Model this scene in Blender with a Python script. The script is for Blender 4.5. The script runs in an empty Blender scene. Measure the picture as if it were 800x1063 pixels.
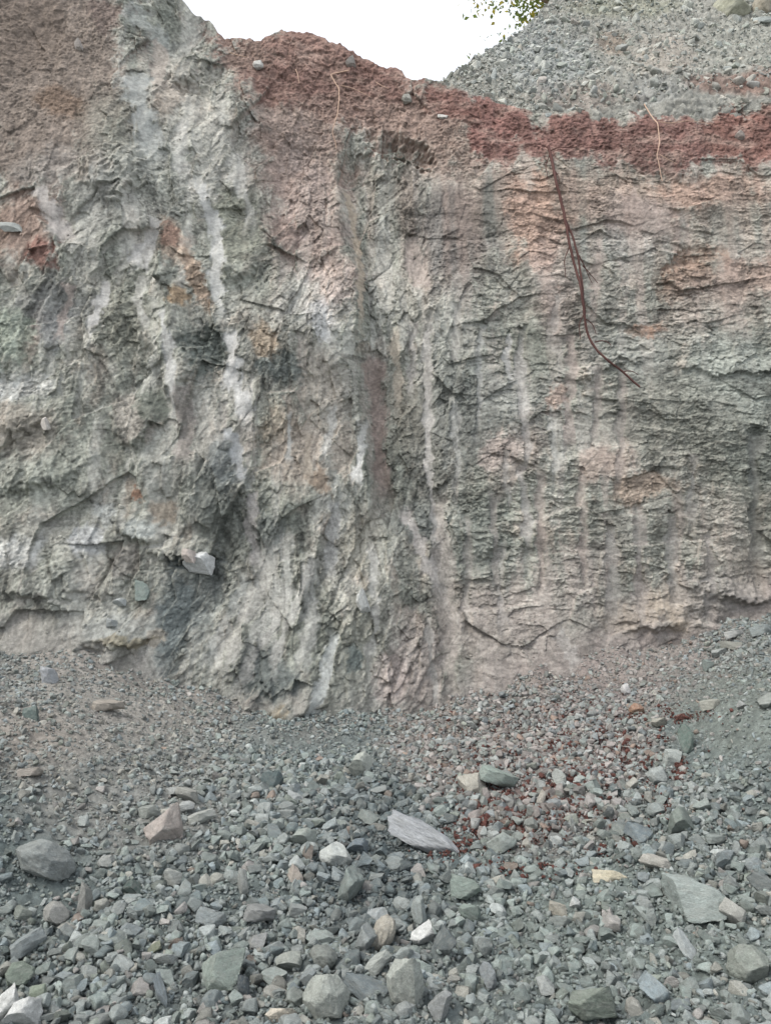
import bpy, math, random
import numpy as np

C = bpy.context.scene.collection
SC = bpy.context.scene
R = math.radians

# ------------------------------------------------------------------ camera, sky, sun, exposure
FPX = 884.6                       # focal length in photo pixels (frame 800 x 1063)
PITCH = R(3.0)
EYE = np.array([0.0, 0.0, 1.6])
cam_d = bpy.data.cameras.new('camera')
cam_d.sensor_fit = 'VERTICAL'
cam_d.angle_y = 2 * math.atan(531.5 / FPX)
cam_d.clip_end = 500
cam = bpy.data.objects.new('camera', cam_d)
C.objects.link(cam)
cam.location = EYE
cam.rotation_euler = (R(90) + PITCH, 0, 0)
SC.camera = cam

SUN_EL, SUN_AZ = 54.0, 236.0      # degrees; azimuth from north (+y) clockwise: high behind the viewer, a little left
world = bpy.data.worlds.new('World')
SC.world = world
world.use_nodes = True
wn, wl = world.node_tree.nodes, world.node_tree.links
for n in list(wn):
    wn.remove(n)
sky = wn.new('ShaderNodeTexSky')
sky.sky_type = 'NISHITA'
sky.sun_disc = False
sky.sun_elevation = R(SUN_EL)
sky.sun_rotation = R(SUN_AZ)
sky.air_density = 1.0
sky.dust_density = 4.0
sky.ozone_density = 1.0
mixw = wn.new('ShaderNodeMix')
mixw.data_type = 'RGBA'
mixw.inputs[0].default_value = 0.62
mixw.inputs[7].default_value = (9.0, 9.1, 9.3, 1)      # thin bright cloud over the blue
bg = wn.new('ShaderNodeBackground')
bg.inputs[1].default_value = 0.095
out = wn.new('ShaderNodeOutputWorld')
wl.new(sky.outputs[0], mixw.inputs[6])
wl.new(mixw.outputs[2], bg.inputs[0])
wl.new(bg.outputs[0], out.inputs[0])

sun_d = bpy.data.lights.new('sun', 'SUN')
sun_d.energy = 1.6
sun_d.angle = R(28)
sun_d.color = (1.0, 0.96, 0.90)
sun = bpy.data.objects.new('sun', sun_d)
C.objects.link(sun)
sun.rotation_euler = (R(90 - SUN_EL), 0, R(180 - SUN_AZ))
sun.location = (-3, -6, 12)

SC.view_settings.view_transform = 'Standard'
SC.view_settings.look = 'None'
SC.view_settings.exposure = 1.0
SC.view_settings.gamma = 1.0
SC.view_settings.use_curve_mapping = False

ALB = 0.80                        # displayed colour -> surface colour


# ------------------------------------------------------------------ numeric helpers
rs = np.random.RandomState(11)
PERM = np.concatenate([rs.permutation(256)] * 3)
ANG = rs.rand(256) * 2 * np.pi
GX, GY = np.cos(ANG), np.sin(ANG)
TAB = [rs.rand(65536) for _ in range(6)]


def lin(c):
    c = np.asarray(c, float) / 255.0
    return np.where(c <= 0.04045, c / 12.92, ((c + 0.055) / 1.055) ** 2.4)


def alb(c):
    return np.clip(lin(c) * ALB, 0, 0.85)


def sstep(a, b, x):
    t = np.clip((x - a) / (b - a), 0, 1)
    return t * t * (3 - 2 * t)


def noise(x, y, seed=0):
    x = np.asarray(x, float) + seed * 17.31
    y = np.asarray(y, float) - seed * 9.77
    xi = np.floor(x).astype(np.int64)
    yi = np.floor(y).astype(np.int64)
    xf, yf = x - xi, y - yi
    xi &= 255
    yi &= 255
    u = xf * xf * xf * (xf * (xf * 6 - 15) + 10)
    v = yf * yf * yf * (yf * (yf * 6 - 15) + 10)

    def g(ix, iy, dx, dy):
        h = PERM[PERM[ix & 255] + (iy & 255)]
        return GX[h] * dx + GY[h] * dy
    n00 = g(xi, yi, xf, yf)
    n10 = g(xi + 1, yi, xf - 1, yf)
    n01 = g(xi, yi + 1, xf, yf - 1)
    n11 = g(xi + 1, yi + 1, xf - 1, yf - 1)
    a = n00 + u * (n10 - n00)
    b = n01 + u * (n11 - n01)
    return (a + v * (b - a)) * 1.5


def fbm(x, y, seed=0, octaves=4, gain=0.5):
    s, a, f, t = 0, 1.0, 1.0, 0
    for o in range(octaves):
        s = s + a * noise(x * f, y * f, seed + o * 3)
        t += a
        a *= gain
        f *= 2.03
    return s / t


def ridged(x, y, seed=0, octaves=4, gain=0.5):
    s, a, f, t = 0, 1.0, 1.0, 0
    for o in range(octaves):
        s = s + a * (1 - 2 * np.abs(noise(x * f, y * f, seed + o * 3)))
        t += a
        a *= gain
        f *= 2.03
    return s / t


def worley(x, y, seed=0):
    """nearest jittered cell: border distance, offset to the cell centre, cell hash"""
    xi = np.floor(x).astype(np.int64)
    yi = np.floor(y).astype(np.int64)
    d1 = np.full(x.shape, 9.0)
    d2 = np.full(x.shape, 9.0)
    ox = np.zeros(x.shape)
    oy = np.zeros(x.shape)
    hid = np.zeros(x.shape, np.int64)
    for i in (-1, 0, 1):
        for j in (-1, 0, 1):
            cx, cy = xi + i, yi + j
            h = ((cx * 73856093) ^ (cy * 19349663) ^ (seed * 83492791 + 12345)) & 0xffffff
            h = (h ^ (h >> 9)) & 0xffff
            dx = x - (cx + 0.08 + 0.84 * TAB[0][h])
            dy = y - (cy + 0.08 + 0.84 * TAB[1][h])
            d = dx * dx + dy * dy
            m = d < d1
            d2 = np.where(m, d1, np.minimum(d2, d))
            ox = np.where(m, dx, ox)
            oy = np.where(m, dy, oy)
            hid = np.where(m, h, hid)
            d1 = np.where(m, d, d1)
    return np.sqrt(d2) - np.sqrt(d1), ox, oy, hid


def facet(x, y, seed=0, tilt=1.3):
    b, ox, oy, h = worley(x, y, seed)
    z = (TAB[2][h] - 0.5) + tilt * ((TAB[3][h] - 0.5) * ox * 2 + (TAB[4][h] - 0.5) * oy * 2)
    return z, b, h


def px_ray(x, y):
    dx = (np.asarray(x, float) - 400) / FPX
    dy = (531.5 - np.asarray(y, float)) / FPX
    return dx, math.cos(PITCH) - dy * math.sin(PITCH), math.sin(PITCH) + dy * math.cos(PITCH)


def at(x, y, Y):
    """the place at distance Y (metres in front of the viewer) seen at photo pixel x, y"""
    a, b, c = px_ray(x, y)
    return np.array([a / b * Y, Y + 0 * a, EYE[2] + c / b * Y])


def to_px(X, Y, Z):
    z = Z - EYE[2]
    f = Y * math.cos(PITCH) + z * math.sin(PITCH)
    u = -Y * math.sin(PITCH) + z * math.cos(PITCH)
    return 400 + FPX * X / f, 531.5 - FPX * u / f


class TPS:
    """smooth surface through scattered points"""
    def __init__(self, p, v, lam=1e-3):
        p = np.asarray(p, float)
        n = len(p)
        K = self.k(p, p) + lam * np.eye(n)
        P = np.hstack([np.ones((n, 1)), p])
        A = np.zeros((n + 3, n + 3))
        A[:n, :n], A[:n, n:], A[n:, :n] = K, P, P.T
        w = np.linalg.solve(A, np.concatenate([v, np.zeros(3)]))
        self.p, self.w, self.c = p, w[:n], w[n:]

    @staticmethod
    def k(a, b):
        r2 = ((a[:, None, :] - b[None, :, :]) ** 2).sum(-1)
        return 0.5 * r2 * np.log(r2 + 1e-12)

    def __call__(self, x, y):
        s = np.shape(x)
        q = np.stack([np.ravel(x), np.ravel(y)], 1)
        o = np.empty(len(q))
        for i in range(0, len(q), 200000):
            b = q[i:i + 200000]
            o[i:i + 200000] = self.k(b, self.p) @ self.w + self.c[0] + b @ self.c[1:]
        return o.reshape(s)


def blow(a, nx, ny):
    """bilinear enlargement of a coarse grid"""
    h, w = a.shape
    yy = np.linspace(0, h - 1, ny)
    xx = np.linspace(0, w - 1, nx)
    y0 = np.minimum(yy.astype(int), h - 2)
    x0 = np.minimum(xx.astype(int), w - 2)
    fy, fx = (yy - y0)[:, None], (xx - x0)[None, :]
    return (a[y0][:, x0] * (1 - fy) * (1 - fx) + a[y0 + 1][:, x0] * fy * (1 - fx)
            + a[y0][:, x0 + 1] * (1 - fy) * fx + a[y0 + 1][:, x0 + 1] * fy * fx)


def mesh_np(name, V, F, col=None, smooth=False):
    """V (n,3), F (m,k) -> mesh; col (n,3) linear colour attribute"""
    me = bpy.data.meshes.new(name)
    V = np.ascontiguousarray(V, np.float32)
    F = np.ascontiguousarray(F, np.int32)
    k = F.shape[1]
    me.vertices.add(len(V))
    me.vertices.foreach_set('co', V.ravel())
    me.loops.add(F.size)
    me.loops.foreach_set('vertex_index', F.ravel())
    me.polygons.add(len(F))
    me.polygons.foreach_set('loop_start', np.arange(0, F.size, k, dtype=np.int32))
    me.polygons.foreach_set('loop_total', np.full(len(F), k, np.int32))
    if col is not None:
        a = me.color_attributes.new('Col', 'FLOAT_COLOR', 'POINT')
        c4 = np.ones((len(V), 4), np.float32)
        c4[:, :3] = col
        a.data.foreach_set('color', c4.ravel())
    me.update()
    me.validate()
    if smooth:
        me.polygons.foreach_set('use_smooth', np.ones(len(F), bool))
    return me


def link(name, me, mat, parent=None):
    o = bpy.data.objects.new(name, me)
    C.objects.link(o)
    if mat and not me.materials:
        me.materials.append(mat)
    if parent:
        o.parent = parent
    return o


def tag(o, label=None, cat=None, group=None, kind=None):
    if label:
        o['label'] = label
    if cat:
        o['category'] = cat
    if group:
        o['group'] = group
    if kind:
        o['kind'] = kind
    return o


# ------------------------------------------------------------------ materials
def mat_base(name):
    m = bpy.data.materials.new(name)
    m.use_nodes = True
    nt = m.node_tree
    b = nt.nodes['Principled BSDF']
    b.inputs['Roughness'].default_value = 0.93
    b.inputs['Specular IOR Level'].default_value = 0.22
    return m, nt.nodes, nt.links, b


def rock_material(name, source, scale, bump, grain=1.0, stretch=(1, 1, 1), speck=0.5):
    """source: 'vertex' reads the Col attribute, 'object' the object's own colour"""
    m, N, L, b = mat_base(name)
    tc = N.new('ShaderNodeTexCoord')
    mp = N.new('ShaderNodeMapping')
    mp.inputs['Scale'].default_value = stretch
    L.new(tc.outputs['Object'], mp.inputs[0])
    if source == 'vertex':
        src = N.new('ShaderNodeVertexColor')
        src.layer_name = 'Col'
        col = src.outputs[0]
    else:
        src = N.new('ShaderNodeObjectInfo')
        col = src.outputs['Color']
        mul = N.new('ShaderNodeMath')
        mul.operation = 'MULTIPLY'
        mul.inputs[1].default_value = 37.0
        L.new(src.outputs['Random'], mul.inputs[0])
        L.new(mul.outputs[0], mp.inputs['Location'])

    def tex(sc, det, rough=0.6):
        n = N.new('ShaderNodeTexNoise')
        n.inputs['Scale'].default_value = sc
        n.inputs['Detail'].default_value = det
        n.inputs['Roughness'].default_value = rough
        L.new(mp.outputs[0], n.inputs['Vector'])
        return n.outputs[0]

    def ramp(v, a, b_, lo, hi):
        r = N.new('ShaderNodeMapRange')
        r.inputs[1].default_value, r.inputs[2].default_value = a, b_
        r.inputs[3].default_value, r.inputs[4].default_value = lo, hi
        L.new(v, r.inputs[0])
        return r.outputs[0]

    def mul(c, v):
        x = N.new('ShaderNodeMix')
        x.data_type = 'RGBA'
        x.blend_type = 'MULTIPLY'
        x.inputs[0].default_value = 1
        L.new(c, x.inputs[6])
        L.new(v, x.inputs[7])
        return x.outputs[2]
    n1 = tex(scale, 6)
    n2 = tex(scale * 5.3, 5, 0.7)
    c = mul(col, ramp(n1, 0.3, 0.7, 1 - 0.22 * grain, 1 + 0.22 * grain))
    c = mul(c, ramp(n2, 0.3, 0.7, 1 - 0.25 * grain, 1 + 0.25 * grain))
    if source == 'object' or name == 'broken_stone':
        n4 = tex(scale * 0.8, 5, 0.65)
        du_ = N.new('ShaderNodeMix')
        du_.data_type = 'RGBA'
        du_.inputs[7].default_value = tuple(alb((146, 148, 143))) + (1,)
        L.new(ramp(n4, 0.45, 0.65, 0, 0.35), du_.inputs[0])
        L.new(c, du_.inputs[6])
        c = du_.outputs[2]
    if speck:
        n3 = tex(scale * 2.1, 8, 0.75)
        mx = N.new('ShaderNodeMix')
        mx.data_type = 'RGBA'
        mx.inputs[7].default_value = (0.46, 0.46, 0.45, 1)
        L.new(ramp(n3, 0.60, 0.72, 0, speck), mx.inputs[0])
        L.new(c, mx.inputs[6])
        c = mx.outputs[2]
    L.new(c, b.inputs['Base Color'])
    bp = N.new('ShaderNodeBump')
    bp.inputs['Strength'].default_value = 0.9
    bp.inputs['Distance'].default_value = bump
    ad = N.new('ShaderNodeMath')
    ad.operation = 'ADD'
    L.new(n1, ad.inputs[0])
    L.new(n2, ad.inputs[1])
    L.new(ad.outputs[0], bp.inputs['Height'])
    L.new(bp.outputs[0], b.inputs['Normal'])
    return m


M_face = rock_material('fractured_rock', 'vertex', 26, 0.011, 1.0, (1, 1, 1.3), 0.4)
M_soil = rock_material('red_soil', 'vertex', 30, 0.012, 0.9, (1, 1, 1), 0.12)
M_ground = rock_material('gravelly_ground', 'vertex', 40, 0.012, 1.0, (1, 1, 1), 0.4)
M_rubble = rock_material('broken_stone', 'vertex', 34, 0.008, 1.1, (1, 1, 1.6), 0.4)
M_rock = rock_material('stone', 'object', 5, 0.006, 1.1, (1, 1, 2.2), 0.5)

# ------------------------------------------------------------------ the quarry face: large shape
def dd(D):
    return 6.9 + (D - 11.2) * 0.55


FACE = [  # photo x, y, distance
    (-150, -60, 12.8), (0, -60, 13.2), (100, -60, 13.8), (0, 0, 12.9), (100, 0, 13.5), (190, 0, 14.2), (240, 40, 14.5),
    (0, 120, 12.3), (100, 120, 12.6), (200, 110, 13.3), (260, 120, 13.7),
    (0, 250, 11.8), (100, 250, 12.0), (200, 220, 12.6), (270, 250, 13.0), (330, 230, 13.4), (-150, 250, 11.3),
    (0, 400, 11.4), (100, 400, 11.6), (200, 400, 11.8), (300, 400, 12.2), (355, 350, 12.7),
    (0, 520, 11.0), (100, 520, 11.2), (200, 520, 11.5), (300, 520, 11.8), (360, 520, 12.2),
    (0, 620, 10.6), (100, 630, 10.7), (200, 630, 11.2), (300, 640, 11.3), (370, 640, 11.6), (-150, 600, 10.0),
    (0, 690, 10.2), (100, 700, 10.3), (200, 745, 10.7), (300, 762, 10.8), (370, 755, 11.2), (300, 850, 10.6), (0, 800, 9.9), (600, 850, 11.6), (800, 850, 11.9),
    (410, 250, 13.9), (410, 400, 13.1), (410, 520, 12.7), (425, 620, 12.3), (460, 745, 11.7), (410, 750, 11.6),
    (480, 640, 12.5), (520, 690, 12.2), (600, 690, 12.4), (600, 640, 12.7), (700, 655, 12.9), (800, 640, 13.0), (950, 640, 12.4),
    (500, 500, 12.9), (600, 520, 13.0), (700, 520, 13.1), (800, 520, 13.1),
    (500, 350, 13.4), (600, 400, 13.3), (700, 380, 13.4), (800, 400, 13.4), (950, 400, 13.0),
    (470, 220, 14.0), (530, 200, 14.0), (600, 250, 13.9), (700, 250, 13.9), (800, 250, 13.9),
    (520, 160, 14.3), (600, 175, 14.2), (700, 178, 14.2), (800, 178, 14.2), (950, 180, 13.8),
    (300, 150, 14.0), (300, 50, 14.8), (350, 120, 14.4), (400, 150, 14.4), (400, 85, 14.9), (460, 100, 14.9),
    (500, 110, 14.9), (560, 125, 14.8), (620, 120, 14.9), (700, 115, 14.9), (800, 100, 15.1), (950, 90, 14.8),
]
fp = np.array([at(x, y, dd(d)) for x, y, d in FACE])
face_D = TPS(fp[:, [0, 2]], fp[:, 1], 2e-3)

SKYLINE = [(-400, -90), (-100, -70), (60, -50), (130, -34), (185, 0), (200, 15), (222, 27), (235, 42), (247, 45), (258, 42), (272, 45), (282, 38),
           (292, 31), (305, 33), (322, 33), (335, 38), (350, 46), (366, 50), (380, 61), (398, 69), (410, 73), (425, 82), (436, 84),
           (447, 82), (460, 86), (480, 92), (505, 101), (525, 111), (560, 122), (590, 117), (620, 112), (660, 108), (700, 104),
           (750, 96), (800, 88), (900, 84), (1200, 84)]
def rim_depth(x):
    return dd(np.interp(x, [0, 190, 240, 300, 400, 460, 560, 800], [13.4, 14.3, 14.6, 15.0, 15.0, 15.0, 15.0, 15.2]))


sk = np.array([at(x, y, rim_depth(x)) for x, y in SKYLINE])


def grid_faces(ny, nx):
    i = np.arange(ny - 1)[:, None] * nx + np.arange(nx - 1)[None, :]
    return np.stack([i, i + 1, i + nx + 1, i + nx], -1).reshape(-1, 4)


def seg_dist(u, v, pts):
    """distance to a polyline and how far along it (0..1), in sheet units"""
    best = np.full(u.shape, 1e9)
    along = np.zeros(u.shape)
    n = len(pts) - 1
    for k in range(n):
        (x0, y0), (x1, y1) = pts[k], pts[k + 1]
        dx, dy = x1 - x0, y1 - y0
        t = np.clip(((u - x0) * dx + (v - y0) * dy) / (dx * dx + dy * dy), 0, 1)
        d = np.hypot(u - x0 - t * dx, v - y0 - t * dy)
        m = d < best
        best = np.where(m, d, best)
        along = np.where(m, (k + t) / n, along)
    return best, along


def signed_side(u, v, pts):
    """horizontal offset from a mostly vertical polyline and a fade past its ends"""
    p = np.array(sorted(pts, key=lambda q: q[1]), float)
    x = np.interp(v, p[:, 1], p[:, 0])
    fade = sstep(p[0, 1] - 25, p[0, 1] + 25, v) * (1 - sstep(p[-1, 1] - 25, p[-1, 1] + 25, v))
    return u - x, fade


# dust runs and claw marks: path, half width, colour, strength, groove depth (m)
PALE, ICE, LILAC, PINK, TAN = (190, 190, 185), (178, 182, 179), (172, 168, 165), (168, 152, 144), (178, 166, 149)
STREAKS = [
    ([(200, 180), (212, 205), (224, 235), (228, 262), (226, 300), (231, 330)], 9, (186, 188, 185), 1.0, 0.02),
    ([(236, 335), (243, 375), (240, 395), (250, 412), (262, 440)], 9, (200, 201, 199), 0.85, 0.0),
    ([(238, 445), (248, 470), (256, 500)], 8, (176, 180, 182), 0.8, 0.01),
    ([(262, 520), (262, 580)], 9, (168, 165, 163), 0.7, 0.02),
    ([(374, 430), (376, 470), (368, 506)], 6, (205, 206, 202), 0.95, 0.0),
    ([(345, 650), (338, 690), (328, 720), (314, 758)], 8, (178, 184, 182), 0.95, 0.02),
    ([(318, 590), (322, 640), (312, 700)], 14, (172, 174, 170), 0.6, 0.0),
    ([(285, 560), (268, 610), (245, 660), (216, 712)], 18, (172, 172, 166), 0.75, 0.015),
    ([(300, 540), (295, 600), (270, 650), (250, 690)], 12, (168, 170, 166), 0.5, 0.0),
    ([(350, 520), (345, 560), (340, 600)], 12, (172, 174, 173), 0.6, 0.0),
    ([(164, 228), (152, 252), (136, 276)], 12, (188, 189, 187), 0.9, 0.01),
    ([(110, 290), (104, 325), (92, 352)], 8, (184, 184, 182), 0.8, 0.0),
    ([(42, 196), (55, 225), (76, 256)], 12, (186, 180, 175), 0.85, 0.0),
    ([(138, 72), (146, 110), (158, 170)], 16, (172, 177, 174), 0.75, 0.03),
    ([(168, 320), (178, 360), (184, 400), (186, 440)], 7, (178, 180, 178), 0.8, 0.0),
    ([(190, 400), (196, 440), (190, 490)], 12, (158, 150, 144), 0.7, 0.0),
    ([(128, 10), (150, 30), (185, 50)], 14, (165, 172, 170), 0.5, 0.0),
    ([(165, 50), (166, 85)], 10, (178, 166, 155), 0.6, 0.0),
    ([(358, 188), (366, 215), (371, 250), (374, 300), (376, 345)], 4, (186, 172, 152), 0.95, 0.0),
    ([(386, 360), (392, 430), (400, 525)], 11, (156, 138, 130), 0.75, 0.06),
    ([(372, 400), (384, 460), (390, 540)], 4, (165, 160, 150), 0.6, 0.02),
    ([(425, 240), (433, 275), (437, 300)], 8, (172, 160, 152), 0.75, 0.05),
    ([(447, 320), (444, 380), (444, 480), (450, 520), (456, 600)], 5, (184, 182, 178), 0.9, 0.025),
    ([(456, 500), (460, 580), (466, 660), (466, 740)], 11, (166, 158, 151), 0.9, 0.05),
    ([(443, 640), (448, 700), (452, 745)], 4, (172, 170, 165), 0.7, 0.02),
    ([(420, 525), (440, 575), (458, 620)], 12, (176, 172, 168), 0.8, 0.0),
    ([(472, 325), (473, 370)], 5, (178, 176, 170), 0.8, 0.02),
    ([(500, 330), (498, 400), (496, 455)], 4, (172, 173, 171), 0.75, 0.03),
    ([(526, 340), (526, 365), (531, 400)], 5, (178, 178, 178), 0.9, 0.03),
    ([(541, 335), (541, 400), (545, 470), (548, 540), (546, 590)], 6, (174, 171, 168), 0.85, 0.035),
    ([(484, 530), (486, 600), (482, 650)], 5, (160, 155, 150), 0.75, 0.04),
    ([(512, 520), (514, 600)], 5, (162, 156, 151), 0.8, 0.04),
    ([(595, 340), (592, 420), (594, 470)], 6, (166, 150, 144), 0.8, 0.03),
    ([(618, 370), (620, 430), (616, 460)], 5, (160, 150, 145), 0.7, 0.03),
    ([(644, 380), (643, 460), (640, 520)], 5, (156, 147, 142), 0.7, 0.03),
    ([(632, 545), (635, 600), (634, 650)], 8, (154, 152, 149), 0.8, 0.03),
    ([(665, 520), (664, 600), (666, 660)], 7, (154, 148, 145), 0.75, 0.035),
    ([(697, 530), (698, 580), (700, 625)], 8, (158, 156, 152), 0.8, 0.04),
    ([(737, 545), (738, 600), (736, 635)], 8, (150, 146, 143), 0.75, 0.04),
    ([(783, 440), (783, 520), (790, 610)], 9, (128, 130, 126), 0.8, 0.05),
    ([(650, 200), (670, 225), (700, 235)], 14, (165, 150, 142), 0.75, 0.0),
    ([(580, 300), (572, 345), (585, 380)], 7, (165, 162, 158), 0.6, 0.02),
    ([(575, 660), (590, 680), (600, 690)], 8, (178, 176, 172), 0.7, 0.0),
    ([(330, 560), (302, 640), (284, 700)], 9, PALE, 0.6, 0.0), ([(305, 600), (280, 660), (238, 722)], 11, PALE, 0.55, 0.0),
    ([(255, 590), (235, 650), (205, 700)], 9, ICE, 0.45, 0.0), ([(385, 560), (392, 640), (384, 700)], 5, PALE, 0.6, 0.02),
    ([(345, 420), (341, 450), (340, 485)], 5, PALE, 0.7, 0.0), ([(320, 440), (322, 470), (323, 510)], 5, TAN, 0.7, 0.0),
    ([(301, 425), (303, 455), (305, 490)], 4, PALE, 0.8, 0.0), ([(410, 330), (413, 380), (415, 430)], 5, TAN, 0.6, 0.02),
    ([(430, 330), (429, 360), (427, 410)], 5, LILAC, 0.6, 0.02), ([(470, 400), (473, 450), (474, 510)], 4, PALE, 0.6, 0.02),
    ([(560, 480), (562, 540), (562, 610)], 5, PINK, 0.6, 0.03), ([(605, 480), (604, 540), (604, 610)], 6, PINK, 0.6, 0.03),
    ([(575, 420), (576, 460), (577, 510)], 4, PALE, 0.6, 0.02), ([(520, 560), (520, 610), (521, 660)], 5, LILAC, 0.6, 0.03),
    ([(720, 470), (719, 500), (718, 550)], 5, LILAC, 0.5, 0.02), ([(620, 240), (618, 280), (618, 340)], 6, PINK, 0.6, 0.01),
    ([(75, 290), (68, 330), (62, 360)], 7, PINK, 0.5, 0.0), ([(150, 280), (146, 310), (150, 350)], 6, PALE, 0.5, 0.0),
    ([(240, 150), (250, 190), (262, 240)], 8, PALE, 0.5, 0.0), ([(190, 120), (186, 150), (190, 190)], 9, PALE, 0.5, 0.0),
    ([(525, 470), (530, 520)], 6, (168, 166, 163), 0.6, 0.02),
]
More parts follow.
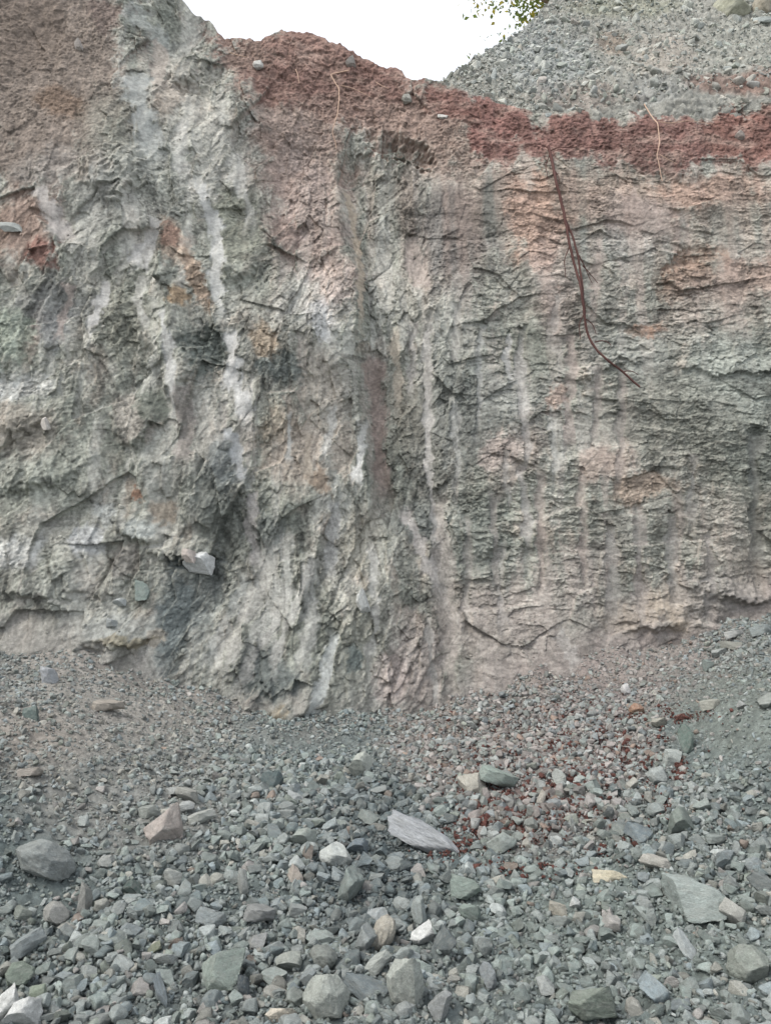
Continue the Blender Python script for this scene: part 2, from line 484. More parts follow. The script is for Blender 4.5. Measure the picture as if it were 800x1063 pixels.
# rock and soil colours: centre, radii, turn, colour, strength, edge softness
BLOBS = [
    # brown and red soil at the upper corner
    (40, 70, 100, 130, 0, (138, 124, 112), 1.0, 0.35), (10, 20, 70, 60, 0, (136, 119, 105), 0.7, 0.5), (64, 108, 30, 20, 20, (138, 112, 90), 0.8, 0.6),
    (25, 235, 48, 42, 0, (150, 122, 107), 0.8, 0.7), (48, 268, 22, 16, 0, (138, 92, 80), 0.8, 0.6), (35, 345, 10, 42, 12, (158, 132, 120), 0.7, 0.6),
    (110, 20, 14, 20, -30, (132, 112, 104), 0.6, 0.5), (175, 100, 26, 16, -30, (160, 138, 118), 0.7, 0.6),
    # red top in the middle
    (340, 70, 120, 48, 14, (152, 114, 100), 1.0, 0.4), (395, 110, 115, 40, 20, (156, 124, 110), 0.85, 0.6), (310, 140, 55, 80, -5, (160, 130, 116), 0.75, 0.7),
    (260, 60, 30, 26, 30, (156, 128, 112), 0.8, 0.6), (320, 210, 40, 90, -12, (176, 156, 147), 0.75, 0.8), (300, 85, 55, 22, 0, (142, 98, 86), 0.6, 0.6),
    (385, 85, 40, 22, 30, (142, 98, 86), 0.65, 0.6), (450, 145, 60, 30, 20, (166, 138, 122), 0.7, 0.7),
    # dark red band on the right
    (520, 130, 36, 36, 30, (142, 96, 86), 1.0, 0.4), (600, 146, 80, 26, 0, (146, 102, 91), 1.0, 0.4), (700, 146, 100, 30, 0, (140, 98, 88), 1.0, 0.35),
    (800, 140, 90, 36, -4, (148, 100, 86), 1.0, 0.35), (900, 140, 120, 40, 0, (144, 100, 88), 1.0, 0.3), (470, 108, 40, 18, 25, (140, 94, 82), 0.9, 0.5),
    # under the band
    (640, 205, 170, 30, 0, (172, 152, 137), 0.8, 0.8), (552, 230, 30, 60, -8, (182, 150, 131), 0.9, 0.5), (740, 200, 80, 18, 0, (172, 140, 122), 0.7, 0.7),
    (660, 232, 50, 32, 20, (168, 152, 144), 0.7, 0.7), (715, 285, 36, 28, -20, (158, 128, 108), 0.8, 0.7), (780, 290, 50, 26, -20, (172, 146, 132), 0.75, 0.7),
    (668, 345, 18, 8, -15, (164, 122, 94), 0.9, 0.6), (735, 320, 60, 40, 0, (168, 154, 144), 0.6, 0.8), (575, 300, 26, 70, -10, (166, 150, 142), 0.6, 0.8),
    # greens and dark rock
    (760, 390, 70, 60, 0, (148, 156, 148), 0.8, 0.7), (650, 370, 50, 30, 0, (152, 156, 150), 0.6, 0.8), (690, 440, 80, 60, 0, (138, 140, 130), 0.6, 0.8),
    (790, 470, 40, 50, 0, (126, 132, 124), 0.7, 0.7), (770, 225, 40, 30, 0, (142, 142, 132), 0.6, 0.8), (640, 255, 60, 22, 0, (146, 148, 144), 0.5, 0.8),
    (480, 225, 50, 40, 10, (128, 126, 120), 0.7, 0.7), (230, 560, 40, 60, 10, (122, 128, 120), 0.6, 0.8), (320, 640, 30, 50, -10, (120, 126, 116), 0.55, 0.8), (440, 470, 30, 60, 0, (128, 130, 124), 0.6, 0.8),
    (470, 250, 52, 66, 0, (132, 128, 124), 0.75, 0.7), (510, 210, 22, 40, 10, (122, 124, 118), 0.7, 0.7), (415, 200, 30, 30, 0, (138, 140, 132), 0.7, 0.7),
    (480, 370, 40, 60, 0, (146, 152, 145), 0.6, 0.8), (550, 360, 30, 40, 0, (136, 142, 130), 0.6, 0.8), (500, 430, 80, 60, 0, (134, 138, 134), 0.6, 0.8),
    (500, 560, 40, 50, 0, (130, 138, 130), 0.7, 0.7), (435, 545, 26, 30, 0, (120, 126, 122), 0.7, 0.7), (420, 430, 24, 60, 0, (138, 136, 124), 0.6, 0.8),
    (535, 470, 26, 50, 20, (176, 160, 150), 0.5, 0.7), (582, 415, 20, 12, -50, (176, 152, 138), 0.8, 0.6), (520, 468, 24, 18, -40, (180, 166, 158), 0.8, 0.6),
    (620, 480, 30, 22, 0, (170, 150, 138), 0.7, 0.7), (665, 508, 44, 14, -6, (168, 148, 130), 0.8, 0.7), (740, 540, 50, 40, 0, (158, 150, 140), 0.5, 0.8),
    (690, 630, 40, 26, 0, (174, 160, 142), 0.8, 0.7), (640, 640, 30, 20, 0, (168, 156, 142), 0.6, 0.7), (770, 590, 30, 30, 0, (168, 160, 148), 0.6, 0.8),
    (560, 640, 60, 40, 0, (160, 152, 146), 0.6, 0.8), (500, 650, 50, 50, 0, (150, 142, 136), 0.7, 0.8), (740, 620, 60, 26, 0, (152, 148, 144), 0.6, 0.8),
    (435, 690, 30, 60, 0, (164, 152, 146), 0.7, 0.7), (405, 705, 16, 30, 0, (182, 168, 162), 0.7, 0.6), (605, 590, 40, 40, 0, (156, 148, 142), 0.6, 0.8),
    (150, 200, 55, 80, 0, (182, 182, 176), 0.45, 0.9), (190, 90, 50, 40, 0, (178, 174, 164), 0.5, 0.9), (330, 420, 40, 60, 0, (180, 172, 158), 0.4, 0.9),
    # left half
    (215, 365, 26, 34, 0, (116, 124, 118), 0.85, 0.6), (290, 385, 26, 20, 0, (120, 128, 124), 0.8, 0.6), (240, 235, 36, 50, 0, (142, 146, 130), 0.7, 0.7),
    (290, 240, 16, 36, -20, (150, 128, 120), 0.6, 0.7), (180, 255, 16, 30, -30, (178, 154, 132), 0.7, 0.7), (178, 248, 9, 9, 0, (156, 118, 100), 0.7, 0.7),
    (205, 290, 10, 34, -20, (174, 144, 118), 0.7, 0.6), (184, 312, 12, 12, 0, (160, 132, 96), 0.8, 0.6), (275, 355, 12, 24, -15, (184, 164, 138), 0.8, 0.6),
    (330, 310, 40, 40, 0, (180, 180, 175), 0.6, 0.8), (335, 330, 14, 20, 0, (192, 194, 194), 0.7, 0.6), (345, 285, 22, 34, -20, (180, 160, 150), 0.6, 0.7),
    (130, 330, 36, 50, 0, (142, 144, 130), 0.6, 0.8), (50, 320, 44, 30, 0, (130, 132, 130), 0.75, 0.7), (14, 350, 26, 36, 0, (158, 170, 154), 0.8, 0.6),
    (60, 345, 20, 24, 0, (136, 140, 142), 0.6, 0.7), (25, 405, 40, 18, -10, (188, 190, 186), 0.85, 0.6), (30, 450, 44, 26, 0, (158, 150, 138), 0.7, 0.7),
    (50, 505, 50, 28, -30, (160, 166, 154), 0.7, 0.7), (140, 435, 22, 28, 0, (160, 154, 145), 0.8, 0.5), (160, 420, 14, 20, 0, (110, 118, 108), 0.7, 0.6),
    (20, 572, 34, 16, -5, (190, 192, 188), 0.9, 0.6), (88, 562, 16, 16, 0, (178, 182, 184), 0.8, 0.5), (107, 530, 14, 14, 0, (174, 180, 178), 0.7, 0.5),
    (145, 550, 22, 14, -10, (170, 176, 172), 0.8, 0.5), (145, 514, 8, 7, 0, (152, 116, 92), 0.9, 0.5), (168, 525, 12, 14, 0, (168, 154, 136), 0.8, 0.5),
    (130, 580, 22, 14, 0, (150, 144, 136), 0.7, 0.6), (70, 620, 60, 40, 0, (146, 150, 144), 0.5, 0.8), (180, 640, 24, 60, 10, (112, 122, 122), 0.85, 0.6),
    (215, 620, 20, 60, 10, (118, 126, 124), 0.7, 0.7), (275, 700, 36, 26, 0, (106, 114, 112), 0.85, 0.6), (225, 520, 36, 44, 0, (126, 132, 126), 0.7, 0.7),
    (235, 480, 20, 26, 0, (118, 126, 126), 0.7, 0.6), (310, 470, 30, 50, -8, (172, 158, 144), 0.75, 0.7), (335, 505, 12, 14, 0, (140, 120, 100), 0.8, 0.6),
    (360, 470, 14, 40, -10, (176, 164, 150), 0.7, 0.7), (290, 440, 16, 22, 0, (160, 148, 128), 0.6, 0.7), (280, 555, 22, 30, 0, (126, 134, 130), 0.6, 0.7),
    (375, 660, 30, 50, 0, (142, 144, 132), 0.6, 0.7), (350, 700, 26, 40, 0, (138, 142, 132), 0.6, 0.7), (290, 745, 14, 24, 0, (140, 130, 108), 0.8, 0.5),
    (370, 685, 10, 16, 0, (118, 132, 130), 0.7, 0.6), (375, 560, 24, 40, 0, (152, 148, 132), 0.6, 0.8), (160, 665, 12, 12, 0, (186, 176, 160), 0.7, 0.5),
    (110, 655, 44, 18, -8, (146, 150, 146), 0.8, 0.6), (130, 670, 36, 6, -5, (130, 122, 98), 0.7, 0.5), (40, 660, 50, 30, 0, (146, 144, 138), 0.5, 0.8),
    (225, 150, 30, 40, 0, (160, 158, 150), 0.5, 0.8), (120, 130, 40, 40, 0, (150, 150, 136), 0.6, 0.8), (60, 175, 44, 20, -10, (166, 158, 150), 0.7, 0.7),
    (195, 250, 8, 8, 0, (160, 150, 140), 0.4, 0.5), (160, 185, 30, 30, 0, (146, 150, 140), 0.6, 0.8), (105, 210, 26, 30, 0, (150, 152, 146), 0.6, 0.8),
]

NXC, NZ = 1340, 960
xs = np.concatenate([np.linspace(-8.0, -4.75, 60), np.linspace(-4.7, 4.7, NXC), np.linspace(4.75, 8.0, 60)])
NX = len(xs)
ztop = np.interp(xs, sk[:, 0], sk[:, 2])
ztop = ztop + 0.05 * fbm(xs * 2.4, xs * 0 + 6, 15, 3) + 0.035 * noise(xs * 7, xs * 0 + 3, 5) + 0.02 * noise(xs * 19, xs * 0 + 8, 6)
t = np.linspace(0, 1, NZ)[:, None]
Z0 = -0.35
X = np.broadcast_to(xs[None, :], (NZ, NX)).copy()
Z = Z0 + (ztop[None, :] - Z0) * t
# base distance on a coarse grid, enlarged
cs, ct = np.linspace(0, NX - 1, 150).astype(int), np.linspace(0, NZ - 1, 130).astype(int)
# columns are unevenly spaced only in the outer wings: evaluate exactly there
Dc = face_D(X[np.ix_(ct, np.arange(NX)[::8])], Z[np.ix_(ct, np.arange(NX)[::8])])
D = np.empty((NZ, NX))
colsrc = np.arange(NX)[::8].astype(float)
rowtmp = np.empty((len(ct), NX))
for i in range(len(ct)):
    rowtmp[i] = np.interp(np.arange(NX), colsrc, Dc[i])
for j in range(NX):
    D[:, j] = np.interp(np.arange(NZ), ct.astype(float), rowtmp[:, j])
U, Vv = to_px(X, D, Z)            # sheet coordinates of the face, used to lay out its beds and stains


def blur(a, n):
    for _ in range(n):
        a = (np.roll(a, 1, 0) + np.roll(a, -1, 0) + np.roll(a, 1, 1) + np.roll(a, -1, 1) + a * 2) / 6
    return a


def build_face_detail(X, Z, U, V):
    wx = fbm(X * 1.7, Z * 1.7, 1, 4) * 0.25
    wz = fbm(X * 1.7, Z * 1.7, 21, 4) * 0.25
    u = U + 14 * fbm(X * 2.2, Z * 2.2, 31, 5) + 4 * noise(X * 22, Z * 22, 36)
    v = V + 14 * fbm(X * 2.2, Z * 2.2, 41, 5) + 4 * noise(X * 22, Z * 22, 46)
    right = sstep(400, 560, U + 40 * fbm(X * .8, Z * .8, 3, 3))
    # ---- colour
    n1 = fbm(X * 1.6 + wx, Z * 1.1 + wz, 51, 5)
    n2 = fbm(X * 5 + wx * 3, Z * 2.4 + wz * 3, 61, 5)
    cA, cB, cC = lin((172, 172, 162)), lin((150, 154, 143)), lin((182, 169, 154))
    m = sstep(-0.35, 0.35, n1)[..., None]
    col = cB * (1 - m) + cA * m
    m = (sstep(0.05, 0.5, n2) * 0.7)[..., None]
    col = col * (1 - m) + cC * m
    edge = 0.55 * fbm(X * 4.5, Z * 3.2, 71, 6, 0.62)
    soil = np.zeros(X.shape)
    marks = []
    for (cx, cy, rx, ry, rot, c, st, soft) in BLOBS:
        a = R(rot)
        ext = max(rx, ry) * 1.7 + 30
        sel = np.nonzero((np.abs(u - cx) < ext) & (np.abs(v - cy) < ext))
        if not len(sel[0]):
            continue
        du, dv = u[sel] - cx, v[sel] - cy
        r = np.hypot((du * math.cos(a) + dv * math.sin(a)) / rx, (-du * math.sin(a) + dv * math.cos(a)) / ry) + edge[sel]
        if cy > 100 and cx > 500 and c[0] - c[2] > 30:
            r = r + 0.34 * noise(X[sel] * 4.5, Z[sel] * 0.9, 223) + 0.22 * noise(X[sel] * 13, Z[sel] * 3, 224)
        if sum(c) < 420 and c[0] - c[2] < 20:        # dark shattered rock
            st, c = min(1, st * 1.2), tuple(q * 0.95 for q in c)
        marks.append((sel, r, c, st, soft))
        if c[0] - c[2] >= 22 and cy < 200 and ry > 12:
            soil[sel] = np.maximum(soil[sel], st * (1 - sstep(1 - soft * 0.8, 1 + soft * 0.5, r)))
    # ---- shape: broad relief, then blocks, each block foliated its own way
    disp = 0.11 * fbm(X * 0.9, Z * 0.6, 81, 3) + 0.020 * ridged(X * 2.6 + wx, Z * 1.2 + wz, 91, 3)
    th = R(70)

    def rot2(ang, sx, sz):
        px, pz = X + wx * 0.22, Z + wz * 0.22
        return (px * math.cos(ang) + pz * math.sin(ang)) * sx, (-px * math.sin(ang) + pz * math.cos(ang)) * sz
    rough = sstep(-0.45, 0.35, fbm(X * 2.1, Z * 1.6, 101, 4))
    slabby = sstep(0.0, 0.5, 1 - np.hypot((U - 80) / 190, (V - 540) / 210))
    low = sstep(430, 560, V) * right
    jit = np.zeros(X.shape)
    fol = np.zeros(X.shape)
    for k, (cell, amp) in enumerate(((0.50, 0.056), (0.19, 0.034), (0.075, 0.017), (0.030, 0.007))):
        a, b = rot2(th + (0.0, 0.35, -0.2, 0.5)[k], 1 / (cell * 1.6), 1 / (cell * 0.75))
        f1, b1, h1 = facet(a, b, 3 + k, 1.8)
        a, b = rot2(R(6) - 0.08 * k, 1 / (cell * 1.5), 1 / (cell * 0.72))
        f2, b2, h2 = facet(a, b, 13 + k, 1.7)
        f = f1 * (1 - right) + f2 * right
        hh = np.where(right > 0.5, h2, h1)
        bd = b1 * (1 - right) + b2 * right
        am = amp * ((0.35 + 0.65 * rough) if k > 0 else 1.0) * (1 - (0.55, 0.45, 0.3, 0.15)[k] * right)
        if k >= 2:
            am = am * (1 - 0.65 * slabby)
        disp += am * f * (1 - soil * (0.75 if k < 3 else 0.2))
        if k < 2:
            crack = (1 - sstep(0.0, 0.06, bd)) * sstep(0.15, 0.5, fbm(X * 2.4, Z * 2.4, 111 + k, 3)) * (1 - soil) * (1 - 0.5 * right)
            disp -= 0.022 * crack
        jit += (0.16, 0.20, 0.26, 0.40)[k] * (TAB[5][hh] - 0.5) * (1 - 0.5 * soil)
        if k in (0, 1):              # layers inside every block
            ang = np.where(right > 0.5, R(5) + (TAB[0][hh] - 0.5) * R(34), R(62) + (TAB[0][hh] - 0.5) * R(120))
            for thk, la in (((0.055, 0.018), (0.018, 0.009)) if k == 0 else ((0.030, 0.009),)):
                q = (-(X + 0.05 * wx) * np.sin(ang) + (Z + 0.05 * wz) * np.cos(ang)) / thk + 0.7 * fbm(X * 4, Z * 4, 121 + k, 3) + hh % 13
                li = np.floor(q).astype(np.int64)
                fr = q - li
                r_ = TAB[1][(li * 7919 + hh * 31) & 0xffff]
                saw = (r_ * 0.8 + 0.5 * noise(X * 4.1 + li % 89 * 3.7, Z * 4.1 + li % 53 * 1.9, 131)) * (0.3 + 0.7 * fr)
                fol += la * saw
                jit += 0.34 * (TAB[2][(li * 613 + hh * 17) & 0xffff] - 0.5) * (0.3 if k else 1.0) * (1 - soil)
    where = (0.25 + 0.75 * sstep(-0.2, 0.35, fbm(X * 1.7, Z * 1.5, 141, 4))) * (1 - soil) * (0.45 + 0.55 * rough) * (1 - (0.68 - 0.35 * low) * right)
    disp += fol * where
    mid = sstep(0.0, 0.6, 1 - np.hypot((U - 320) / 150, (V - 560) / 330))
    disp += 0.022 * mid * ridged(X * 6 + wx * 2, Z * 0.9 + wz, 151, 4)
    disp += 0.006 * ridged(X * 18, Z * 12, 161, 4) * rough + 0.004 * fbm(X * 50, Z * 42, 171, 3)
    f, b, h = facet(X / 0.017, Z / 0.014, 47, 1.0)
    jit += 0.40 * (TAB[5][h] - 0.5)
    disp += 0.003 * f
    f, b, h = facet((X + Z * .5) / 0.036, (Z - X * .5) / 0.020, 48, 1.0)
    jit += 0.30 * (TAB[5][h] - 0.5)
    disp += 0.005 * f * (0.4 + rough)
    # lumpy soil
    f, b, h = facet(X / 0.11 + wx * 3, Z / 0.09 + wz * 3, 33, 0.9)
    disp += soil * (0.45 + 0.55 * sstep(150, 260, U)) * (0.026 * f * sstep(0, 0.3, b) + 0.020 * ridged(X * 6, Z * 7, 181, 5) + 0.022 * fbm(X * 22, Z * 22, 185, 3))
    jit += soil * 0.45 * fbm(X * 7, Z * 8, 187, 5)
    us = U + 14 * fbm(X * 1.6, Z * 1.1, 31, 3)
    # steps in the face: the buttress edge and the inner corner
    for pts, step, wid in (([(352, 165), (370, 250), (376, 380), (390, 480), (396, 540)], 0.24, 9),
                           ([(262, 70), (272, 140), (285, 200), (290, 290)], 0.12, 14),
                           ([(436, 240), (446, 420), (452, 500)], -0.08, 8),
                           ([(160, 300), (186, 430), (190, 540)], -0.09, 12),
                           ([(520, 180), (528, 260), (560, 330)], -0.08, 10)):
        s, fade = signed_side(us, V, pts)
        disp += fade * step * np.exp(-np.clip(s, 0, None) / 90) * (-sstep(-wid, wid, s)) * 1.0
    # slabs standing proud and hollows
    for (cx, cy, rx, ry, rot, h) in ((118, 655, 60, 26, -8, 0.10), (40, 590, 60, 40, -6, 0.08), (145, 545, 36, 22, 20, 0.10), (100, 585, 40, 40, 0, 0.06),
                                     (25, 420, 50, 34, -14, 0.07), (60, 480, 70, 26, -28, 0.07), (140, 430, 22, 38, 8, 0.07), (182, 370, 18, 60, -8, 0.11),
                                     (225, 360, 24, 34, 0, -0.14), (210, 80, 36, 14, -20, -0.12), (190, 570, 40, 14, 6, 0.10), (760, 380, 90, 10, 3, 0.05), (640, 372, 60, 9, -20, 0.05),
                                     (770, 612, 50, 16, 0, 0.10), (680, 635, 44, 24, 0, 0.08), (405, 150, 50, 12, 22, -0.10), (330, 350, 46, 50, -10, 0.06), (720, 268, 36, 12, -22, -0.07),
                                     (250, 250, 34, 50, 0, 0.10), (120, 180, 30, 34, 20, 0.10), (500, 545, 22, 40, 0, 0.06), (435, 550, 18, 26, 0, -0.08), (470, 240, 46, 60, 0, -0.08), (300, 715, 34, 40, 0, 0.08)):
        a = R(rot)
        du, dv = u - cx, v - cy
        r = np.hypot((du * math.cos(a) + dv * math.sin(a)) / rx, (-du * math.sin(a) + dv * math.cos(a)) / ry)
        k = 1 - sstep(0.62, 1.0, r + 0.16 * edge)
        lean = 0.6 + 0.6 * np.clip(dv / ry, -1, 1)
        disp += h * k * lean
    # pale dust: it runs straight down, settles in the hollows and leaves the proud rock bare
    rel = (disp - blur(disp, 60))
    relf = (disp - blur(disp, 8))
    coarse = rel * 16 + relf * 20
    runs = fbm(X * 5.5 + wx * 1.2, Z * 0.50 + wz * 0.2, 205, 5) * 1.1 + 0.55 * fbm(X * 1.1, Z * 0.8, 207, 3) - 0.40 * coarse
    cover = sstep(0.04, 0.26, runs) * (1 - 0.75 * soil)
    foot = np.interp(U, [0, 100, 200, 300, 390, 460, 520, 600, 700, 800], [690, 700, 745, 762, 758, 745, 705, 690, 664, 640])
    near = sstep(-75, -5, V - foot + 45 * fbm(X * 2.2, Z * 1.2, 219, 4) - 14 * coarse)
    fine = sstep(-0.1, 0.4, noise(X * 26, Z * 1.8, 213) + 0.4 * noise(X * 60, Z * 5, 214))
    tone = (0.66 * cover * (0.75 + 0.25 * fine))[..., None]
    warm = sstep(-0.3, 0.3, fbm(X * 0.8, Z * 0.6, 217, 3) + 0.6 * (right - 0.4))[..., None]
    dcol = lin((188, 189, 182)) * (1 - warm) + lin((180, 167, 158)) * warm
    col = col * (1 - tone) + dcol * tone
    bare = sstep(0.0, 0.5, -runs + 0.4 * fbm(X * 3.3 + wx * 3, Z * 2.0, 209, 4)) * 0.55 * (1 - soil)
    bare = bare[..., None]
    dk = lin((112, 120, 111)) * (1 - 0.5 * warm) + lin((132, 122, 114)) * 0.5 * warm
    col = col * (1 - bare) + dk * bare
    dust = cover * 0.55
    run = np.zeros(X.shape)
    nr = (0.75 * near)[..., None]
    col = col * (1 - nr) + (lin((150, 147, 142)) * (1 - right[..., None]) + lin((154, 143, 139)) * right[..., None]) * nr
    dust = np.maximum(dust, near * 0.8)
    # stains and differently coloured rock, broken up by the relief
    for sel, r, c, st, soft in marks:
        rr_ = r + (0.30 * np.clip(coarse[sel], -1, 1) if c[1] > 90 else 0)
        k = (st * (1 - sstep(1 - soft * 0.7, 1 + soft * 0.35, rr_)))[:, None]
        here = lin(c) * (0.60 + 0.40 * np.clip((col[sel] @ [.3, .6, .1]) / 0.30, 0.3, 1.8)[:, None])
        col[sel] = col[sel] * (1 - k) + here * k
    ps = (soil * sstep(200, 260, U) * sstep(-0.05, 0.45, fbm(X * 2.6, Z * 5.0, 77, 5)) * 0.6)[..., None]
    col = col * (1 - ps) + lin((176, 146, 130)) * ps
    # red wash below the soil
    below = sstep(150, 175, V) * (1 - sstep(190, 370, V + 70 * noise(X * 5, Z * 0.4, 215))) * sstep(230, 330, U)
    stain = (below * sstep(-0.35, 0.35, noise(X * 7, Z * 0.5, 216) - 0.25 * coarse) * 0.36)[..., None]
    col = col * (1 - stain) + lin((170, 142, 128)) * stain
    brk = sstep(-0.8, -0.2, fbm(X * 9, Z * 5, 193, 4))
    wob = 5 * fbm(X * 2.5, Z * 3.0, 195, 3) + 3 * noise(X * 9, Z * 8, 197)
    for pts, w, c, st, dep in STREAKS:
        p = np.array(pts)
        sel = (u > p[:, 0].min() - 4 * w - 8) & (u < p[:, 0].max() + 4 * w + 8) & (v > p[:, 1].min() - 40) & (v < p[:, 1].max() + 40)
        d, al = seg_dist(U[sel] * 0.7 + u[sel] * 0.3 + wob[sel], v[sel], pts)
        ww = w * (0.62 if w >= 9 and p[0, 1] > 500 else 0.86) * (1.0 + 0.7 * noise(al * 6, d * 0 + w, int(p[0, 0]) % 50))
        fray = 0.25 * edge[sel] + 0.30 * noise(U[sel] / 3.2, V[sel] / 30.0, 191) + 0.34 * np.clip(coarse[sel], -0.8, 0.8)
        k = 1 - sstep(0.55, 1.2, d / np.maximum(ww, 1.5) + fray)
        taper = sstep(0, 0.12, al) * (1 - 0.8 * sstep(0.8, 1.0, al)) if len(pts) > 2 else 1
        fan = len(pts) == 3 and w >= 9 and p[0, 1] > 500
        if p[:, 0].mean() > 460:
            st = st * 0.66
        k = k * taper * (brk[sel] if not fan else 1)
        run[sel] = np.maximum(run[sel], k)
        col[sel] = col[sel] * (1 - min(1, st * 1.15) * k[:, None]) + 1.03 * lin(c) * (min(1, st * 1.15) * k[:, None])
        dust[sel] = np.maximum(dust[sel], k * st)
        disp[sel] -= dep * (1 - sstep(0, 1.4, d / w)) * (k > 0.02)
    jit = jit * (1 - 0.65 * dust)
    grain = 0.22 * fbm(X * 14, Z * 10, 211, 5, 0.7)
    col = col * np.clip(1 + jit + grain, 0.35, 1.7)[..., None]
    return disp, run, np.clip(col * ALB * np.array([1.0, 0.992, 0.972]), 0.01, 0.8), soil, dust


disp, run, fcol, soil, dust = build_face_detail(X, Z, U, Vv)
lum = (fcol @ np.array([.25, .6, .15]))[..., None]
fcol = lum + (0.76 - 0.12 * soil + 0.04 * soil * (1 - sstep(140, 230, U)))[..., None] * (fcol - lum)
# smooth the relief where dust has filled it
sm = blur(disp, 12)
kd = np.clip(dust * 0.7, 0, 0.7)
disp = disp * (1 - kd) + sm * kd
kr = np.clip(run * 0.8, 0, 0.8)
disp = disp * (1 - kr) + blur(sm, 50) * kr
damp = sstep(0, 0.02, 1 - np.broadcast_to(t, X.shape)) * 0.5 + 0.5
Yf = D - disp * damp
Zf = Z - 0.18 * np.clip(disp - blur(disp, 40), -0.10, 0.10) * sstep(0, 0.05, 1 - t)     # blocks sag a little: real overhangs
# the rim folds back into flat ground behind the edge
NB = 46
back = np.linspace(0, 1, NB + 1)[1:, None] ** 1.6 * 3.4
Xb = np.broadcast_to(xs[None, :], (NB, NX))
Yb = Yf[-1][None, :] + back
Zb = Zf[-1][None, :] - 0.10 * back + (0.06 * fbm(Xb * 5, Yb * 5, 221, 4) + 0.05 * ridged(Xb * 9, Yb * 9, 225, 3)) * sstep(0, 0.15, back) - 0.05 * sstep(0.0, 0.3, back)
Xa = np.concatenate([X, Xb])
Ya = np.concatenate([Yf, Yb])
Za = np.concatenate([Zf, Zb])
ca = np.concatenate([fcol, np.broadcast_to(alb((150, 118, 104)), (NB, NX, 3))])
sa = np.concatenate([soil, np.broadcast_to(soil[-1][None, :], (NB, NX))])
V3 = np.stack([Xa, Ya, Za], -1).reshape(-1, 3)
F = grid_faces(NZ + NB, NX)
sf = blur(sa, 10).reshape(-1)[F].mean(1)
vpx = np.concatenate([Vv, np.full((NB, NX), 60.0)]).reshape(-1)[F[:, 0]]
upx = np.concatenate([U, np.broadcast_to(U[-1][None, :], (NB, NX))]).reshape(-1)[F[:, 0]]
is_soil = (sf > 0.5) & (upx > 215) & (vpx < 220)


def sub_mesh(name, mask):
    f = F[mask]
    used, inv = np.unique(f, return_inverse=True)
    return mesh_np(name, V3[used], inv.reshape(f.shape), ca.reshape(-1, 3)[used], smooth=False)


tag(link('rock_face', sub_mesh('rock_face', ~is_soil), M_face), 'tall quarry face of broken grey-green rock with pale dust runs', 'rock face', kind='structure')
tag(link('topsoil', sub_mesh('topsoil', is_soil), M_soil), 'crumbly dark red soil band along the top of the rock face', 'soil', kind='structure')
del V3, F

# ------------------------------------------------------------------ quarry floor and talus
GROUND = [  # photo x, y, height z -> distance follows
    (-200, 1063, 0.05), (0, 1063, 0.02), (200, 1063, 0.0), (400, 1063, 0.0), (600, 1063, 0.0), (800, 1063, 0.02), (1000, 1063, 0.08),
    (-100, 950, 0.22), (0, 950, 0.14), (200, 950, 0.08), (400, 950, 0.05), (600, 950, 0.05), (800, 950, 0.10),
    (0, 860, 0.36), (200, 860, 0.22), (400, 870, 0.10), (600, 870, 0.12), (800, 870, 0.22), (-150, 850, 0.5),
    (0, 780, 0.56), (100, 790, 0.46), (200, 800, 0.30), (300, 800, 0.20), (400, 810, 0.16), (500, 800, 0.20), (600, 800, 0.24), (700, 800, 0.30), (800, 790, 0.44),
    (0, 700, 0.80), (100, 715, 0.68), (200, 752, 0.40), (300, 764, 0.25), (390, 758, 0.24), (460, 745, 0.25), (520, 705, 0.44), (600, 690, 0.58),
    (700, 700, 0.60), (740, 690, 0.72), (800, 665, 0.94), (700, 664, 0.78), (760, 655, 0.90), (800, 640, 1.03), (1000, 640, 1.15), (600, 740, 0.38), (700, 740, 0.48), (800, 720, 0.72),
    (-150, 680, 1.0),
]
gp = []
for x, y, z in GROUND:
    a, b, c = px_ray(x, y)
    k = (z - EYE[2]) / c
    gp.append((a * k, b * k, z))
for X_, Y_, Z_ in ((-6, 1, 0.0), (0, 1, -0.02), (6, 1, 0.0), (-8, 4, 0.5), (8, 4, 0.4), (-8, 9, 1.2), (8, 9, 1.5), (0, 9, 0.6), (-3, 9, 0.9), (3, 9, 1.0), (-5, -4, 0), (5, -4, 0)):
    gp.append((X_, Y_, Z_))
gp = np.array(gp)
ground_Z = TPS(gp[:, :2], gp[:, 2], 5e-3)

ys = np.concatenate([np.linspace(-6, 2.0, 40), np.linspace(2.02, 5.2, 420), np.linspace(5.21, 9.0, 330)])
gx = np.concatenate([np.linspace(-9.0, -4.9, 40), np.linspace(-4.85, 4.85, 960), np.linspace(4.9, 9.0, 40)])
GXX, GYY = np.meshgrid(gx, ys)
ix, iy = np.arange(0, len(gx), 6), np.arange(0, len(ys), 6)
gz_c = ground_Z(GXX[np.ix_(iy, ix)], GYY[np.ix_(iy, ix)])
tmp = np.stack([np.interp(np.arange(len(gx)), ix, r) for r in gz_c])
GZ = np.stack([np.interp(np.arange(len(ys)), iy, tmp[:, j]) for j in range(len(gx))], 1)
GU, GV = to_px(GXX, np.maximum(GYY, 0.8), GZ)


